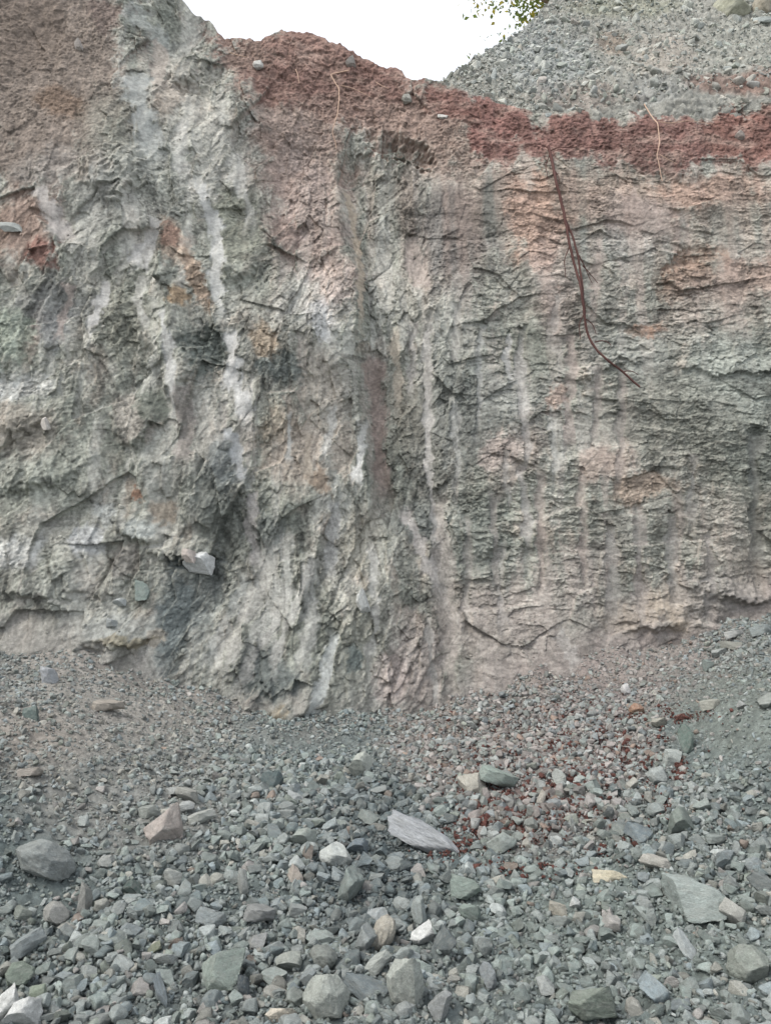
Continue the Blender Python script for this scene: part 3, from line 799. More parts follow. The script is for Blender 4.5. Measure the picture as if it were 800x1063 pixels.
def rocky(u, v):
    """0 = fine crushed dirt, 1 = heaped stone (sheet coordinates)"""
    k = np.full(np.shape(u), 0.55)

    def put(cx, cy, rx, ry, val, st=1.0):
        nonlocal k
        m = st * (1 - sstep(0.5, 1.15, np.hypot((u - cx) / rx, (v - cy) / ry)))
        k = k * (1 - m) + val * m
    put(90, 730, 190, 95, 0.26)
    put(110, 840, 140, 50, 0.35)
    put(350, 870, 110, 90, 1.0)
    put(100, 1010, 160, 90, 0.9)
    put(320, 1010, 170, 90, 1.0)
    put(640, 960, 190, 60, 0.45)
    put(560, 1010, 120, 60, 0.6)
    put(560, 790, 150, 80, 0.75)
    put(690, 860, 90, 50, 1.0)
    put(740, 930, 90, 50, 0.8)
    put(760, 750, 90, 55, 0.12)
    put(745, 680, 50, 20, 0.8)
    put(640, 690, 140, 30, 0.3)
    put(330, 770, 110, 14, 0.2)
    put(60, 930, 60, 30, 0.5)
    return k


def ground_col(u, v, X, Y):
    c = np.zeros(np.shape(u) + (3,)) + lin((112, 122, 121))

    def put(cx, cy, rx, ry, val, st=0.9):
        nonlocal c
        m = (st * (1 - sstep(0.45, 1.2, np.hypot((u - cx) / rx, (v - cy) / ry) + 0.5 * fbm(X * 2.5, Y * 2.5, 231, 4))))[..., None]
        c = c * (1 - m) + lin(val) * m
    put(90, 740, 190, 80, (158, 155, 149))
    put(30, 780, 70, 50, (146, 138, 130), 0.5)
    put(150, 830, 160, 60, (142, 143, 139))
    put(620, 690, 220, 60, (144, 133, 130))
    put(560, 770, 150, 70, (134, 120, 117))
    put(450, 780, 60, 50, (140, 131, 126))
    put(640, 960, 230, 100, (122, 132, 128))
    put(380, 900, 80, 110, (98, 109, 112))
    put(780, 740, 110, 70, (124, 132, 127))
    put(300, 1010, 300, 80, (114, 122, 121))
    put(560, 855, 90, 40, (124, 100, 94), 0.6)
    put(520, 850, 50, 26, (112, 80, 74), 0.5)
    return c


wall_i = np.clip(((GZ - Z0) / (np.interp(GXX, xs, ztop) - Z0) * (NZ - 1)).astype(int), 0, NZ - 1)
wall_j = np.clip(np.searchsorted(xs, GXX), 0, NX - 1)
gap = np.clip(Yf[wall_i, wall_j] - GYY, -0.3, 2)
bank = np.clip(1 - gap / 0.75, 0, 1.3) ** 1.6 * (0.075 + 0.12 * np.exp(-((GU - 600) / 110.0) ** 2) + 0.10 * fbm(GXX * 1.9, GYY * 0.6, 237, 3))
GZ = GZ + bank
rk = rocky(GU, GV) * (1 - 0.6 * np.clip(bank * 11, 0, 1))
gcol = ground_col(GU, GV, GXX, GYY)
bk = np.clip(bank * 9, 0, 0.8)[..., None] * (0.5 + 0.5 * sstep(-.4, .4, fbm(GXX * 5, GYY * 5, 238, 4)))[..., None]
gcol = gcol * (1 - bk) + lin((152, 147, 141)) * bk
f1, b1, h1 = facet(GXX / 0.13, GYY / 0.13, 51)
f2, b2, h2 = facet(GXX / 0.047, GYY / 0.047, 52)
f3, b3, h3 = facet(GXX / 0.021, GYY / 0.021, 53)
GZ = GZ + 0.05 * fbm(GXX * 1.7, GYY * 1.7, 241, 4) + 0.03 * fbm(GXX * 6, GYY * 6, 245, 4) + rk * 0.03 * f1 * sstep(0, 0.2, b1) \
    + (0.35 + 0.65 * rk) * 0.016 * f2 * sstep(0, 0.25, b2) + 0.007 * f3 * sstep(0, 0.3, b3)
gj = 0.10 * (TAB[5][h1] - .5) * rk + 0.28 * (TAB[5][h2] - .5) + 0.40 * (TAB[5][h3] - .5) + 0.2 * fbm(GXX * 8, GYY * 8, 251, 4)
gcol = np.clip(gcol * np.clip(1 + gj, 0.4, 1.7)[..., None] * ALB, 0.01, 0.8)
tag(link('ground', mesh_np('ground', np.stack([GXX, GYY, GZ], -1).reshape(-1, 3), grid_faces(len(ys), len(gx)), gcol.reshape(-1, 3)), M_ground),
    'grey quarry floor of crushed stone and dust', 'ground', kind='structure')


def gz_at(x, y):
    x, y = np.atleast_1d(x).astype(float), np.atleast_1d(y).astype(float)
    fx = np.interp(x, gx, np.arange(len(gx)))
    fy = np.interp(y, ys, np.arange(len(ys)))
    x0 = np.minimum(fx.astype(int), len(gx) - 2)
    y0 = np.minimum(fy.astype(int), len(ys) - 2)
    a, b = fx - x0, fy - y0
    return GZ[y0, x0] * (1 - a) * (1 - b) + GZ[y0, x0 + 1] * a * (1 - b) + GZ[y0 + 1, x0] * (1 - a) * b + GZ[y0 + 1, x0 + 1] * a * b


def face_y(x, z):
    """front of the displaced face at x, z"""
    j = np.clip(np.searchsorted(xs, x), 0, NX - 1)
    i = int(np.clip(round((z - Z0) / (ztop[j] - Z0) * (NZ - 1)), 0, NZ - 1))
    return Yf[max(i - 3, 0):i + 4, max(j - 3, 0):j + 4].min()


def on_ground(x, y):
    """photo pixel -> place on the floor"""
    a, b, c = px_ray(x, y)
    k = np.linspace(2.0, 9.5, 700)
    z = EYE[2] + c * k - gz_at(a * k, b * k)
    i = np.argmax(z < 0) if (z < 0).any() else 699
    return np.array([a * k[i], b * k[i], EYE[2] + c * k[i]])


def on_face(x, y):
    """photo pixel -> place on the face"""
    a, b, c = px_ray(x, y)
    for k in np.linspace(5.5, 10.5, 900):
        if b * k >= face_y(a * k, EYE[2] + c * k):
            return np.array([a * k, b * k, EYE[2] + c * k])
    return np.array([a * 9, b * 9, EYE[2] + c * 9])


# ------------------------------------------------------------------ spoil heap behind the edge
HEAP = [(460, 90, 9.5), (500, 104, 9.2), (560, 126, 8.9), (620, 118, 8.9), (700, 112, 8.9), (800, 102, 9.0), (950, 95, 9.0), (530, 50, 10.3), (600, 55, 10.1),
        (700, 52, 10.1), (800, 50, 10.1), (950, 50, 10.1), (575, 5, 11.3), (650, 0, 11.3), (720, 0, 11.3), (800, 0, 11.3), (950, 0, 11.3), (640, -45, 12.8), (700, -80, 14.2), (850, -90, 14.5),
        (400, 150, 9.3), (300, 200, 9.5), (560, 170, 8.9), (700, 160, 8.9), (800, 150, 9.0)]
hp = np.array([at(*h) for h in HEAP])
heap_D = TPS(hp[:, [0, 2]], hp[:, 1], 2e-3)
HTOP = np.array([at(x, y, d) for x, y, d in ((200, 230, 9.6), (400, 140, 9.4), (440, 100, 9.5), (460, 84, 9.6), (485, 68, 9.9), (505, 55, 10.2), (530, 41, 10.5), (550, 24, 10.9),
                                             (575, 0, 11.5), (610, -35, 12.3), (660, -70, 13.4), (760, -85, 14.0), (1100, -85, 14.0))])
hx = np.linspace(-0.8, 7.5, 620)
hzt = np.interp(hx, HTOP[:, 0], HTOP[:, 2])
HN = 460
ht = np.linspace(0, 1, HN)[:, None]
HX = np.broadcast_to(hx[None, :], (HN, 620)).copy()
HZ0 = 5.9
hzt = np.maximum(hzt, HZ0 + 0.1)
HZ = HZ0 + (hzt[None, :] - HZ0) * ht
hc = heap_D(HX[::5, ::5], HZ[::5, ::5])
HY = blow(hc, 620, HN)
HU, HV = to_px(HX, HY, HZ)
f1, b1, h1 = facet(HX / 0.10, HZ / 0.10, 61)
f2, b2, h2 = facet(HX / 0.042, HZ / 0.042, 62)
hd = 0.05 * fbm(HX * 2, HZ * 2, 261, 4) + 0.035 * f1 * sstep(0, .2, b1) + 0.018 * f2 * sstep(0, .25, b2)
hcol = np.zeros(HX.shape + (3,)) + lin((158, 158, 151))
e = 0.5 * fbm(HX * 2.4, HZ * 2.4, 265, 5)
for (cx, cy, rx, ry, c, st) in ((635, 45, 22, 14, (140, 128, 116), .8), (690, 60, 40, 26, (168, 160, 150), .6), (740, 86, 40, 12, (136, 110, 100), .7), (600, 100, 60, 16, (160, 150, 142), .7),
                                (780, 40, 60, 40, (150, 152, 144), .6), (560, 60, 60, 40, (158, 164, 164), .6), (650, 8, 60, 14, (150, 152, 136), .7), (790, 85, 30, 16, (140, 104, 92), .6), (680, 90, 40, 16, (150, 152, 150), .5)):
    k = (st * (1 - sstep(0.5, 1.2, np.hypot((HU - cx) / rx, (HV - cy) / ry) + e)))[..., None]
    hcol = hcol * (1 - k) + lin(c) * k
hj = 0.3 * (TAB[5][h1] - .5) + 0.4 * (TAB[5][h2] - .5) + 0.25 * fbm(HX * 7, HZ * 7, 271, 4)
hcol = np.clip(hcol * np.clip(1 + hj, .4, 1.7)[..., None] * ALB, .01, .8)
HYd = HY - hd * 0.7
HZd = HZ + hd * 0.6
hb = np.linspace(0, 1, 21)[1:, None] ** 1.5 * 4.0
HXa = np.concatenate([HX, np.broadcast_to(hx[None, :], (20, 620))])
HYa = np.concatenate([HYd, HYd[-1][None, :] + hb])
HZa = np.concatenate([HZd, HZd[-1][None, :] - 0.35 * hb + 0.04 * fbm(np.broadcast_to(hx[None, :], (20, 620)) * 8, hb * 8, 275, 3) * sstep(0, .1, hb)])
hca = np.concatenate([hcol, np.broadcast_to(alb((160, 162, 156)), (20, 620, 3))])
tag(link('spoil_heap', mesh_np('spoil_heap', np.stack([HXa, HYa, HZa], -1).reshape(-1, 3), grid_faces(HN + 20, 620), hca.reshape(-1, 3)), M_ground),
    'steep heap of grey broken stone piled above the red soil', 'spoil heap', kind='structure')


# ------------------------------------------------------------------ stones
def ico(sub):
    """unit icosphere as numpy arrays"""
    p = (1 + 5 ** .5) / 2
    v = [(-1, p, 0), (1, p, 0), (-1, -p, 0), (1, -p, 0), (0, -1, p), (0, 1, p), (0, -1, -p), (0, 1, -p), (p, 0, -1), (p, 0, 1), (-p, 0, -1), (-p, 0, 1)]
    v = [tuple(np.array(q) / np.linalg.norm(q)) for q in v]
    f = [(0, 11, 5), (0, 5, 1), (0, 1, 7), (0, 7, 10), (0, 10, 11), (1, 5, 9), (5, 11, 4), (11, 10, 2), (10, 7, 6), (7, 1, 8),
         (3, 9, 4), (3, 4, 2), (3, 2, 6), (3, 6, 8), (3, 8, 9), (4, 9, 5), (2, 4, 11), (6, 2, 10), (8, 6, 7), (9, 8, 1)]
    for _ in range(sub):
        mid, nf = {}, []

        def m(a, b):
            k = (min(a, b), max(a, b))
            if k not in mid:
                q = np.array(v[a]) + np.array(v[b])
                v.append(tuple(q / np.linalg.norm(q)))
                mid[k] = len(v) - 1
            return mid[k]
        for a, b, c in f:
            ab, bc, ca_ = m(a, b), m(b, c), m(c, a)
            nf += [(a, ab, ca_), (b, bc, ab), (c, ca_, bc), (ab, bc, ca_)]
        f = nf
    return np.array(v), np.array(f)


ICO = [ico(k) for k in range(5)]


def stone(sub, seed, kind='angular'):
    """a stone broken along random planes, about 1 across"""
    r = np.random.RandomState(seed)
    v, f = ICO[sub]
    v = v.copy()
    n = {'angular': 13, 'blocky': 7, 'flat': 9, 'long': 9, 'rounded': 18, 'wedge': 7}[kind]
    if kind == 'blocky':
        dirs = np.vstack([np.eye(3), -np.eye(3)]) + r.randn(6, 3) * 0.30
        dirs = np.vstack([dirs, r.randn(9, 3)])
    elif kind in ('flat', 'long'):
        dirs = np.vstack([[[0, 0, 1], [0, 0, -1]] + r.randn(2, 3) * 0.12, r.randn(n, 3) * [1, 1, 0.5]])
    elif kind == 'wedge':
        dirs = np.vstack([[[0.45, 0, 0.9], [-0.1, 0.1, -1], [0, 1, 0.2], [0, -1, 0.25], [-1, 0, 0]] + r.randn(5, 3) * 0.15, r.randn(3, 3)])
    else:
        dirs = r.randn(n, 3)
    dirs /= np.linalg.norm(dirs, axis=1)[:, None]
    lo, hi = (0.34, 0.70) if kind != 'rounded' else (0.66, 0.9)
    cuts = r.uniform(lo, hi, len(dirs))
    if kind == 'flat':
        cuts[:2] = r.uniform(0.22, 0.36, 2)
    for d, c in zip(dirs, cuts):
        over = np.maximum(v @ d - c, 0)
        v = v - over[:, None] * d * 0.97
    if sub >= 3:                     # chipped, slightly layered surface
        q = v * 3.1 + seed
        v = v * (1 + 0.05 * noise(q[:, 0] + q[:, 2] * .7, q[:, 1], seed % 40) + 0.035 * noise(q[:, 0] * 3.1, q[:, 1] * 3.1 + q[:, 2] * 3, seed % 31) + 0.02 * noise(q[:, 0] * 8 + q[:, 2] * 5, q[:, 1] * 8, seed % 29))[:, None]
        v[:, 2] += 0.008 * np.sign(np.sin(v[:, 2] * 26 + 3 * v[:, 0]))
    sc = {'flat': (1, 0.8, 1.0), 'long': (1.0, 0.42, 0.40), 'wedge': (1.0, 0.75, 0.7), 'blocky': (1, .85, .8), 'rounded': (1, .85, .75), 'angular': (1, .75, .65)}[kind]
    v = v * sc
    v -= (v.max(0) + v.min(0)) / 2
    v /= (v.max(0) - v.min(0))[0]
    return v, f


def rotm(rx, ry, rz):
    cx, sx, cy, sy, cz, sz = np.cos(rx), np.sin(rx), np.cos(ry), np.sin(ry), np.cos(rz), np.sin(rz)
    M = np.empty(np.shape(rx) + (3, 3))
    M[..., 0, 0], M[..., 0, 1], M[..., 0, 2] = cy * cz, sx * sy * cz - cx * sz, cx * sy * cz + sx * sz
    M[..., 1, 0], M[..., 1, 1], M[..., 1, 2] = cy * sz, sx * sy * sz + cx * cz, cx * sy * sz - sx * cz
    M[..., 2, 0], M[..., 2, 1], M[..., 2, 2] = -sy, sx * cy, cx * cy
    return M


def scatter_mesh(name, P, size, rot, col, sub, seed, kinds=('flat', 'wedge', 'long', 'flat', 'blocky', 'angular', 'long', 'flat', 'wedge', 'angular'), nproto=30):
    """many stones in one mesh: positions P, sizes, rotations (n,3), colours"""
    r = np.random.RandomState(seed)
    which = r.randint(0, nproto, len(P))
    VV, FF, CC, off = [], [], [], 0
    for k in range(nproto):
        s = np.where(which == k)[0]
        if not len(s):
            continue
        v, f = stone(sub, seed * 100 + k, kinds[k % len(kinds)])
        M = rotm(rot[s, 0], rot[s, 1], rot[s, 2])
        w = np.einsum('nij,vj->nvi', M, v) * size[s][:, None, None] + P[s][:, None, :]
        VV.append(w.reshape(-1, 3))
        FF.append((f[None] + (np.arange(len(s)) * len(v))[:, None, None] + off).reshape(-1, 3))
        CC.append(np.repeat(col[s], len(v), 0))
        off += len(s) * len(v)
    return mesh_np(name, np.concatenate(VV), np.concatenate(FF), np.concatenate(CC))


PAL = {  # stone colours, sRGB as seen in the open
    'grey': (154, 158, 156), 'grey-green': (144, 152, 147), 'pale grey': (180, 183, 181), 'dark slate': (116, 126, 128), 'blue-grey': (142, 151, 155),
    'tan': (165, 159, 149), 'olive': (136, 141, 130), 'pinkish': (166, 156, 152), 'rusty': (150, 122, 106),
}
PN = list(PAL)


def pick_colours(u, v, r):
    """index into PN for stones at sheet coordinates u, v"""
    n = len(u)
    base = np.tile(np.array([0.30, 0.26, 0.07, 0.08, 0.12, 0.08, 0.05, 0.035, 0.005]), (n, 1))
    dark = 1 - sstep(0.4, 1.2, np.hypot((u - 385) / 80, (v - 900) / 110))
    base[:, 3] += dark * 0.6
    base[:, 4] += dark * 0.3
    pk = 1 - sstep(0.5, 1.2, np.hypot((u - 580) / 190, (v - 740) / 130))
    base[:, 7] += pk * 0.5
    base[:, 8] += pk * 0.08
    base[:, 5] += (1 - sstep(0.4, 1.1, np.hypot((u - 120) / 200, (v - 780) / 90))) * 0.2
    base[:, 1] += (1 - sstep(0.4, 1.1, np.hypot((u - 650) / 200, (v - 980) / 110))) * 0.5
    c = np.cumsum(base / base.sum(1)[:, None], 1)
    return (r.rand(n)[:, None] > c).sum(1).clip(0, len(PN) - 1)


PALS = np.array([lin(PAL[k]) for k in PN])
GREY = lin((138, 147, 146))
PALS = (PALS * 0.78 + GREY * 0.22) * np.array([1.00, 1.035, 1.035])

# named stones copied from the photograph: x, y, width, height (px), turn in the picture, kind, colour, label
ROCKS = [
    (441, 873, 88, 25, 25, 'long', (168, 172, 177), 'long pale lilac-grey slab lying tilted on dark slate rubble', 'long pale slab'),
    (348, 892, 36, 30, 30, 'rounded', (184, 190, 186), 'oval pale grey stone on the dark slate heap', 'oval pale stone'),
    (175, 863, 36, 40, 55, 'wedge', (176, 164, 156), 'pinkish tan wedge-shaped stone standing on the grey dirt slope', 'pinkish wedge stone'),
    (46, 895, 60, 36, 18, 'rounded', (136, 143, 142), 'large blue-grey boulder half buried in the dirt slope', 'half-buried boulder'),
    (6, 1046, 26, 34, 0, 'blocky', (198, 200, 198), 'white block cut by the frame beside a second white stone', 'outer white block'),
    (22, 1058, 34, 28, 0, 'angular', (200, 202, 200), 'white angular stone in front of the grey-green rubble corner', 'white corner stone'),
    (228, 1014, 46, 44, 0, 'angular', (138, 152, 143), 'large green-grey lumpy block with knobbly faces among grey stones', 'lumpy green block'),
    (338, 1042, 46, 46, 0, 'rounded', (160, 166, 158), 'big rounded pale grey boulder among rubble beside the lumpy green block', 'rounded grey boulder'),
    (421, 1026, 40, 68, 8, 'angular', (174, 180, 172), 'tall pale grey block standing upright among the nearest rubble', 'tall pale block'),
    (456, 1048, 24, 30, 0, 'blocky', (158, 162, 162), 'small grey block beside the tall pale block', 'small grey block'),
    (438, 971, 26, 26, 0, 'blocky', (204, 206, 204), 'white cubic stone above the tall pale block', 'white cubic stone'),
    (398, 972, 24, 36, 40, 'rounded', (176, 170, 156), 'tan leaning oval stone beside the white cubic stone', 'tan oval stone'),
    (720, 933, 60, 36, -8, 'wedge', (152, 164, 160), 'large grey wedge slab resting on the green-grey rubble', 'large wedge slab'),
    (757, 951, 34, 22, 30, 'long', (174, 174, 166), 'cream grey slab leaning under the large wedge slab', 'cream slab'),
    (711, 986, 34, 12, 58, 'long', (178, 186, 186), 'thin pale sliver of stone lying on fine green gravel', 'thin pale sliver'),
    (679, 1033, 32, 19, 50, 'flat', (146, 162, 168), 'blue-grey flake leaning near the olive boulder', 'blue-grey flake'),
    (616, 1047, 50, 40, 0, 'angular', (124, 136, 124), 'dark olive boulder half buried in green-grey gravel', 'olive boulder'),
    (480, 924, 34, 24, 20, 'long', (132, 148, 139), 'green-grey banded stone in front of the long pale slab', 'green banded stone'),
    (488, 950, 26, 22, 20, 'angular', (134, 150, 142), 'green flaky stone below the green banded stone', 'green flaky stone'),
    (633, 912, 36, 12, -3, 'long', (198, 188, 160), 'yellowish tan elongated stone on grey-green gravel', 'yellowish stone'),
    (680, 900, 40, 14, 12, 'long', (178, 174, 164), 'pinkish grey slab lying just behind the yellowish stone', 'pinkish grey slab'),
    (518, 812, 50, 20, 28, 'flat', (142, 158, 149), 'pale green slab lying among dark red soil crumbs', 'pale green slab'),
    (490, 816, 30, 30, 20, 'angular', (176, 172, 160), 'pale tan stone touching the pale green slab', 'pale tan stone'),
    (580, 811, 16, 22, 0, 'blocky', (166, 172, 167), 'pale upright stone standing among red soil crumbs', 'pale upright stone'),
    (697, 789, 18, 20, 0, 'wedge', (174, 182, 178), 'pale triangular stone against the dark green upright slab', 'pale triangular stone'),
    (711, 772, 16, 34, 8, 'blocky', (96, 116, 108), 'dark green slab standing upright at the edge of the dust mound', 'dark green slab'),
    (682, 808, 22, 18, 0, 'rounded', (160, 168, 166), 'pale speckled stone below the pale triangular stone', 'pale speckled stone'),
    (706, 857, 26, 32, -20, 'angular', (122, 134, 126), 'grey-green leaning block in the heap of larger stones', 'leaning block'),
    (680, 843, 20, 15, 0, 'rounded', (146, 156, 154), 'smooth grey stone beside the leaning block', 'smooth grey stone'),
    (661, 866, 26, 17, 25, 'flat', (114, 128, 134), 'blue slate flake in front of the smooth grey stone', 'blue slate flake'),
    (702, 874, 16, 18, 30, 'angular', (142, 152, 150), 'grey chunk in front of the leaning block', 'grey chunk'),
    (745, 873, 32, 10, 10, 'flat', (140, 150, 146), 'flat grey flake beside the leaning block', 'flat grey flake'),
    (374, 797, 24, 30, 0, 'angular', (180, 186, 176), 'pale cracked stone standing at the foot of the buttress', 'pale cracked stone'),
    (283, 812, 24, 28, 0, 'flat', (102, 120, 122), 'dark slate plate leaning in the rubble below the buttress', 'dark slate plate'),
    (306, 829, 18, 12, 10, 'wedge', (174, 180, 180), 'small pale triangle of stone beside the dark slate plate', 'small pale triangle'),
    (210, 850, 28, 15, -10, 'flat', (174, 178, 172), 'pale flat stone behind the pinkish wedge stone', 'pale flat stone'),
    (194, 826, 26, 14, 12, 'flat', (168, 168, 160), 'beige flat stone behind the pale flat stone', 'beige flat stone'),
    (192, 839, 20, 13, -25, 'rounded', (176, 180, 178), 'light rounded stone between two flat stones', 'light rounded stone'),
    (178, 823, 16, 10, 0, 'flat', (160, 164, 162), 'small grey plate beside the beige flat stone', 'small grey plate'),
    (155, 843, 22, 12, -8, 'flat', (150, 156, 150), 'grey-green plate lying left of the light rounded stone', 'grey-green plate'),
    (32, 803, 26, 11, 0, 'flat', (178, 168, 158), 'tan flat stone alone on the dirt slope', 'tan flat stone'),
    (32, 742, 18, 16, 0, 'blocky', (102, 120, 116), 'dark green square block set in the dirt slope', 'dark green square block'),
    (113, 734, 34, 12, 12, 'flat', (166, 156, 144), 'tan flat flake lying at the foot of the face', 'tan foot flake'),
    (50, 703, 15, 24, -10, 'blocky', (180, 184, 190), 'pale lilac upright stone at the foot of the face', 'lilac upright stone'),
    (138, 925, 20, 15, -10, 'angular', (74, 92, 88), 'blackish green stone among pale grey gravel', 'blackish green stone'),
    (57, 953, 28, 22, 20, 'rounded', (158, 158, 153), 'rounded grey stone in front of the half-buried boulder', 'rounded front stone'),
    (88, 937, 12, 34, 3, 'blocky', (152, 152, 147), 'narrow upright grey stone shaped like a spade', 'spade-shaped stone'),
    (180, 912, 18, 16, 0, 'wedge', (172, 176, 170), 'pale wedge stone behind the blackish green stone', 'pale wedge stone'),
    (110, 897, 18, 12, 0, 'rounded', (162, 166, 162), 'light grey rounded stone beside the half-buried boulder', 'light grey rounded stone'),
    (30, 984, 30, 20, -20, 'flat', (138, 148, 150), 'blue-grey plate tilted in the rubble corner', 'tilted blue plate'),
    (48, 1007, 20, 15, 0, 'blocky', (128, 142, 138), 'green-grey block in front of the tilted blue plate', 'green-grey block'),
    (18, 1018, 30, 22, 0, 'rounded', (122, 136, 122), 'olive green rounded stone behind the white corner stone', 'olive rounded stone'),
    (40, 1033, 18, 16, 0, 'blocky', (148, 162, 142), 'yellow-green block behind the white corner stone', 'yellow-green block'),
    (161, 985, 15, 14, 0, 'blocky', (130, 136, 112), 'small olive block in the rubble before the lumpy green block', 'small olive block'),
    (166, 1034, 36, 10, 75, 'long', (150, 162, 168), 'blue-grey sliver standing beside the lumpy green block', 'blue-grey sliver'),
    (253, 1030, 13, 26, 0, 'flat', (74, 86, 94), 'dark slate shard standing against the lumpy green block', 'dark slate shard'),
    (303, 1002, 32, 24, 20, 'angular', (152, 158, 150), 'grey angular stone behind the rounded grey boulder', 'grey angular stone'),
    (336, 996, 28, 23, 0, 'rounded', (132, 138, 132), 'dark grey rounded stone behind the rounded grey boulder', 'dark rounded stone'),
    (320, 1017, 17, 19, 0, 'blocky', (142, 152, 154), 'small bluish block behind the rounded grey boulder', 'small bluish block'),
    (306, 1037, 20, 18, 0, 'angular', (146, 154, 148), 'grey stone touching the rounded grey boulder', 'touching grey stone'),
    (265, 982, 24, 18, -10, 'angular', (156, 158, 156), 'grey chip stone behind the grey angular stone', 'grey chip'),
    (270, 952, 32, 18, 25, 'flat', (144, 146, 145), 'brownish grey slab tilted in the rubble', 'brownish grey slab'),
    (220, 955, 32, 22, 20, 'flat', (138, 148, 150), 'blue-grey slab behind the lumpy green block', 'blue-grey slab'),
    (246, 990, 26, 20, 0, 'blocky', (128, 140, 136), 'grey-green chunk behind the dark slate shard', 'grey-green chunk'),
    (252, 920, 34, 11, 80, 'long', (158, 162, 158), 'grey splinter standing on end in the rubble', 'grey splinter'),
    (307, 913, 18, 20, 20, 'wedge', (184, 172, 160), 'light tan stone with a bright face below the oval pale stone', 'light tan stone'),
    (360, 928, 40, 20, -62, 'flat', (132, 144, 140), 'grey-green slab standing on edge below the oval pale stone', 'edge-standing slab'),
    (377, 982, 28, 18, -60, 'flat', (146, 154, 154), 'grey leaning plate beside the tan oval stone', 'grey leaning plate'),
    (393, 1005, 30, 15, -22, 'flat', (172, 178, 172), 'pale grey slab behind the tall pale block', 'pale rear slab'),
    (378, 1030, 44, 20, 25, 'flat', (118, 130, 134), 'dark slate slab beside the tall pale block', 'dark slate slab'),
    (392, 952, 20, 16, -30, 'wedge', (166, 174, 176), 'pale bluish wedge behind the tan oval stone', 'pale bluish wedge'),
    (293, 1058, 34, 20, 0, 'angular', (204, 194, 176), 'cream white stone at the foot of the rounded grey boulder', 'cream white stone'),
    (314, 873, 28, 22, 0, 'angular', (156, 166, 158), 'pale green-grey stone behind the oval pale stone', 'pale green-grey stone'),
    (343, 858, 18, 18, 0, 'blocky', (150, 162, 164), 'bluish block behind the oval pale stone', 'bluish block'),
    (372, 882, 24, 20, 10, 'angular', (112, 126, 136), 'dark blue slate stone beside the oval pale stone', 'dark blue slate'),
    (382, 850, 22, 14, 30, 'flat', (132, 142, 138), 'grey-green flake between the oval stone and the pale slab', 'grey-green flake'),
    (435, 947, 18, 26, 10, 'angular', (152, 162, 160), 'grey stone standing behind the white cubic stone', 'standing grey stone'),
    (460, 985, 30, 18, -50, 'flat', (104, 114, 116), 'black slate plates leaning beside the white cubic stone', 'black slate plate'),
    (506, 1017, 16, 26, 0, 'blocky', (142, 150, 154), 'bluish upright stone in fine gravel', 'bluish upright stone'),
    (566, 1025, 18, 16, 0, 'wedge', (168, 174, 172), 'small pale wedge in fine gravel near the olive boulder', 'small pale wedge'),
    (580, 945, 22, 14, 0, 'wedge', (182, 176, 160), 'cream wedge resting on a grey flat stone', 'cream wedge'),
    (580, 958, 22, 12, 0, 'flat', (148, 156, 152), 'grey flat stone under the cream wedge', 'grey flat base stone'),
    (597, 938, 14, 12, 0, 'angular', (196, 200, 198), 'small white stone near the cream wedge', 'small white stone'),
    (520, 878, 30, 18, -28, 'flat', (156, 166, 160), 'pale green-grey plate right of the long pale slab', 'pale plate'),
    (660, 738, 16, 13, 0, 'rounded', (162, 122, 96), 'orange-brown stone on the reddish scree', 'orange-brown stone'),
    (707, 746, 11, 9, 0, 'angular', (128, 70, 58), 'dark red clod at the edge of the dust mound', 'dark red clod'),
    (684, 752, 18, 14, 0, 'angular', (164, 162, 150), 'beige stone below the orange-brown stone', 'beige stone'),
    (649, 717, 11, 13, 0, 'rounded', (196, 194, 194), 'white stone alone on the pinkish scree', 'white scree stone'),
    (738, 732, 26, 10, -6, 'flat', (164, 164, 152), 'tan flat slab on the scree edge', 'tan scree slab'),
    (762, 660, 24, 10, -4, 'flat', (176, 178, 176), 'pale flat stone on top of the rubble mound', 'mound-top stone'),
    (758, 671, 22, 10, 10, 'flat', (150, 150, 140), 'grey-brown flat stone under the mound-top stone', 'under mound-top stone'),
    (746, 679, 18, 12, 0, 'angular', (158, 164, 162), 'grey stone on the shoulder of the mound', 'shoulder stone'),
    (790, 655, 26, 11, -8, 'flat', (140, 150, 150), 'blue-grey stone at the frame edge atop the mound', 'frame-edge stone'),
    (735, 692, 14, 14, 0, 'blocky', (128, 142, 138), 'green-grey cube on the mound flank', 'green-grey cube'),
    (793, 730, 22, 18, 0, 'blocky', (146, 152, 146), 'grey block beside the dust mound at the frame edge', 'edge block'),
    (770, 732, 14, 10, 0, 'angular', (168, 172, 170), 'pale small stone on the dust mound', 'dust mound stone'),
    (790, 920, 24, 20, 0, 'blocky', (110, 118, 118), 'dark blocky stone at the frame edge behind the cream slab', 'dark edge block'),
    (775, 1005, 40, 36, 0, 'rounded', (140, 148, 138), 'large rounded grey stone sunk in gravel at the corner', 'sunken corner stone'),
]
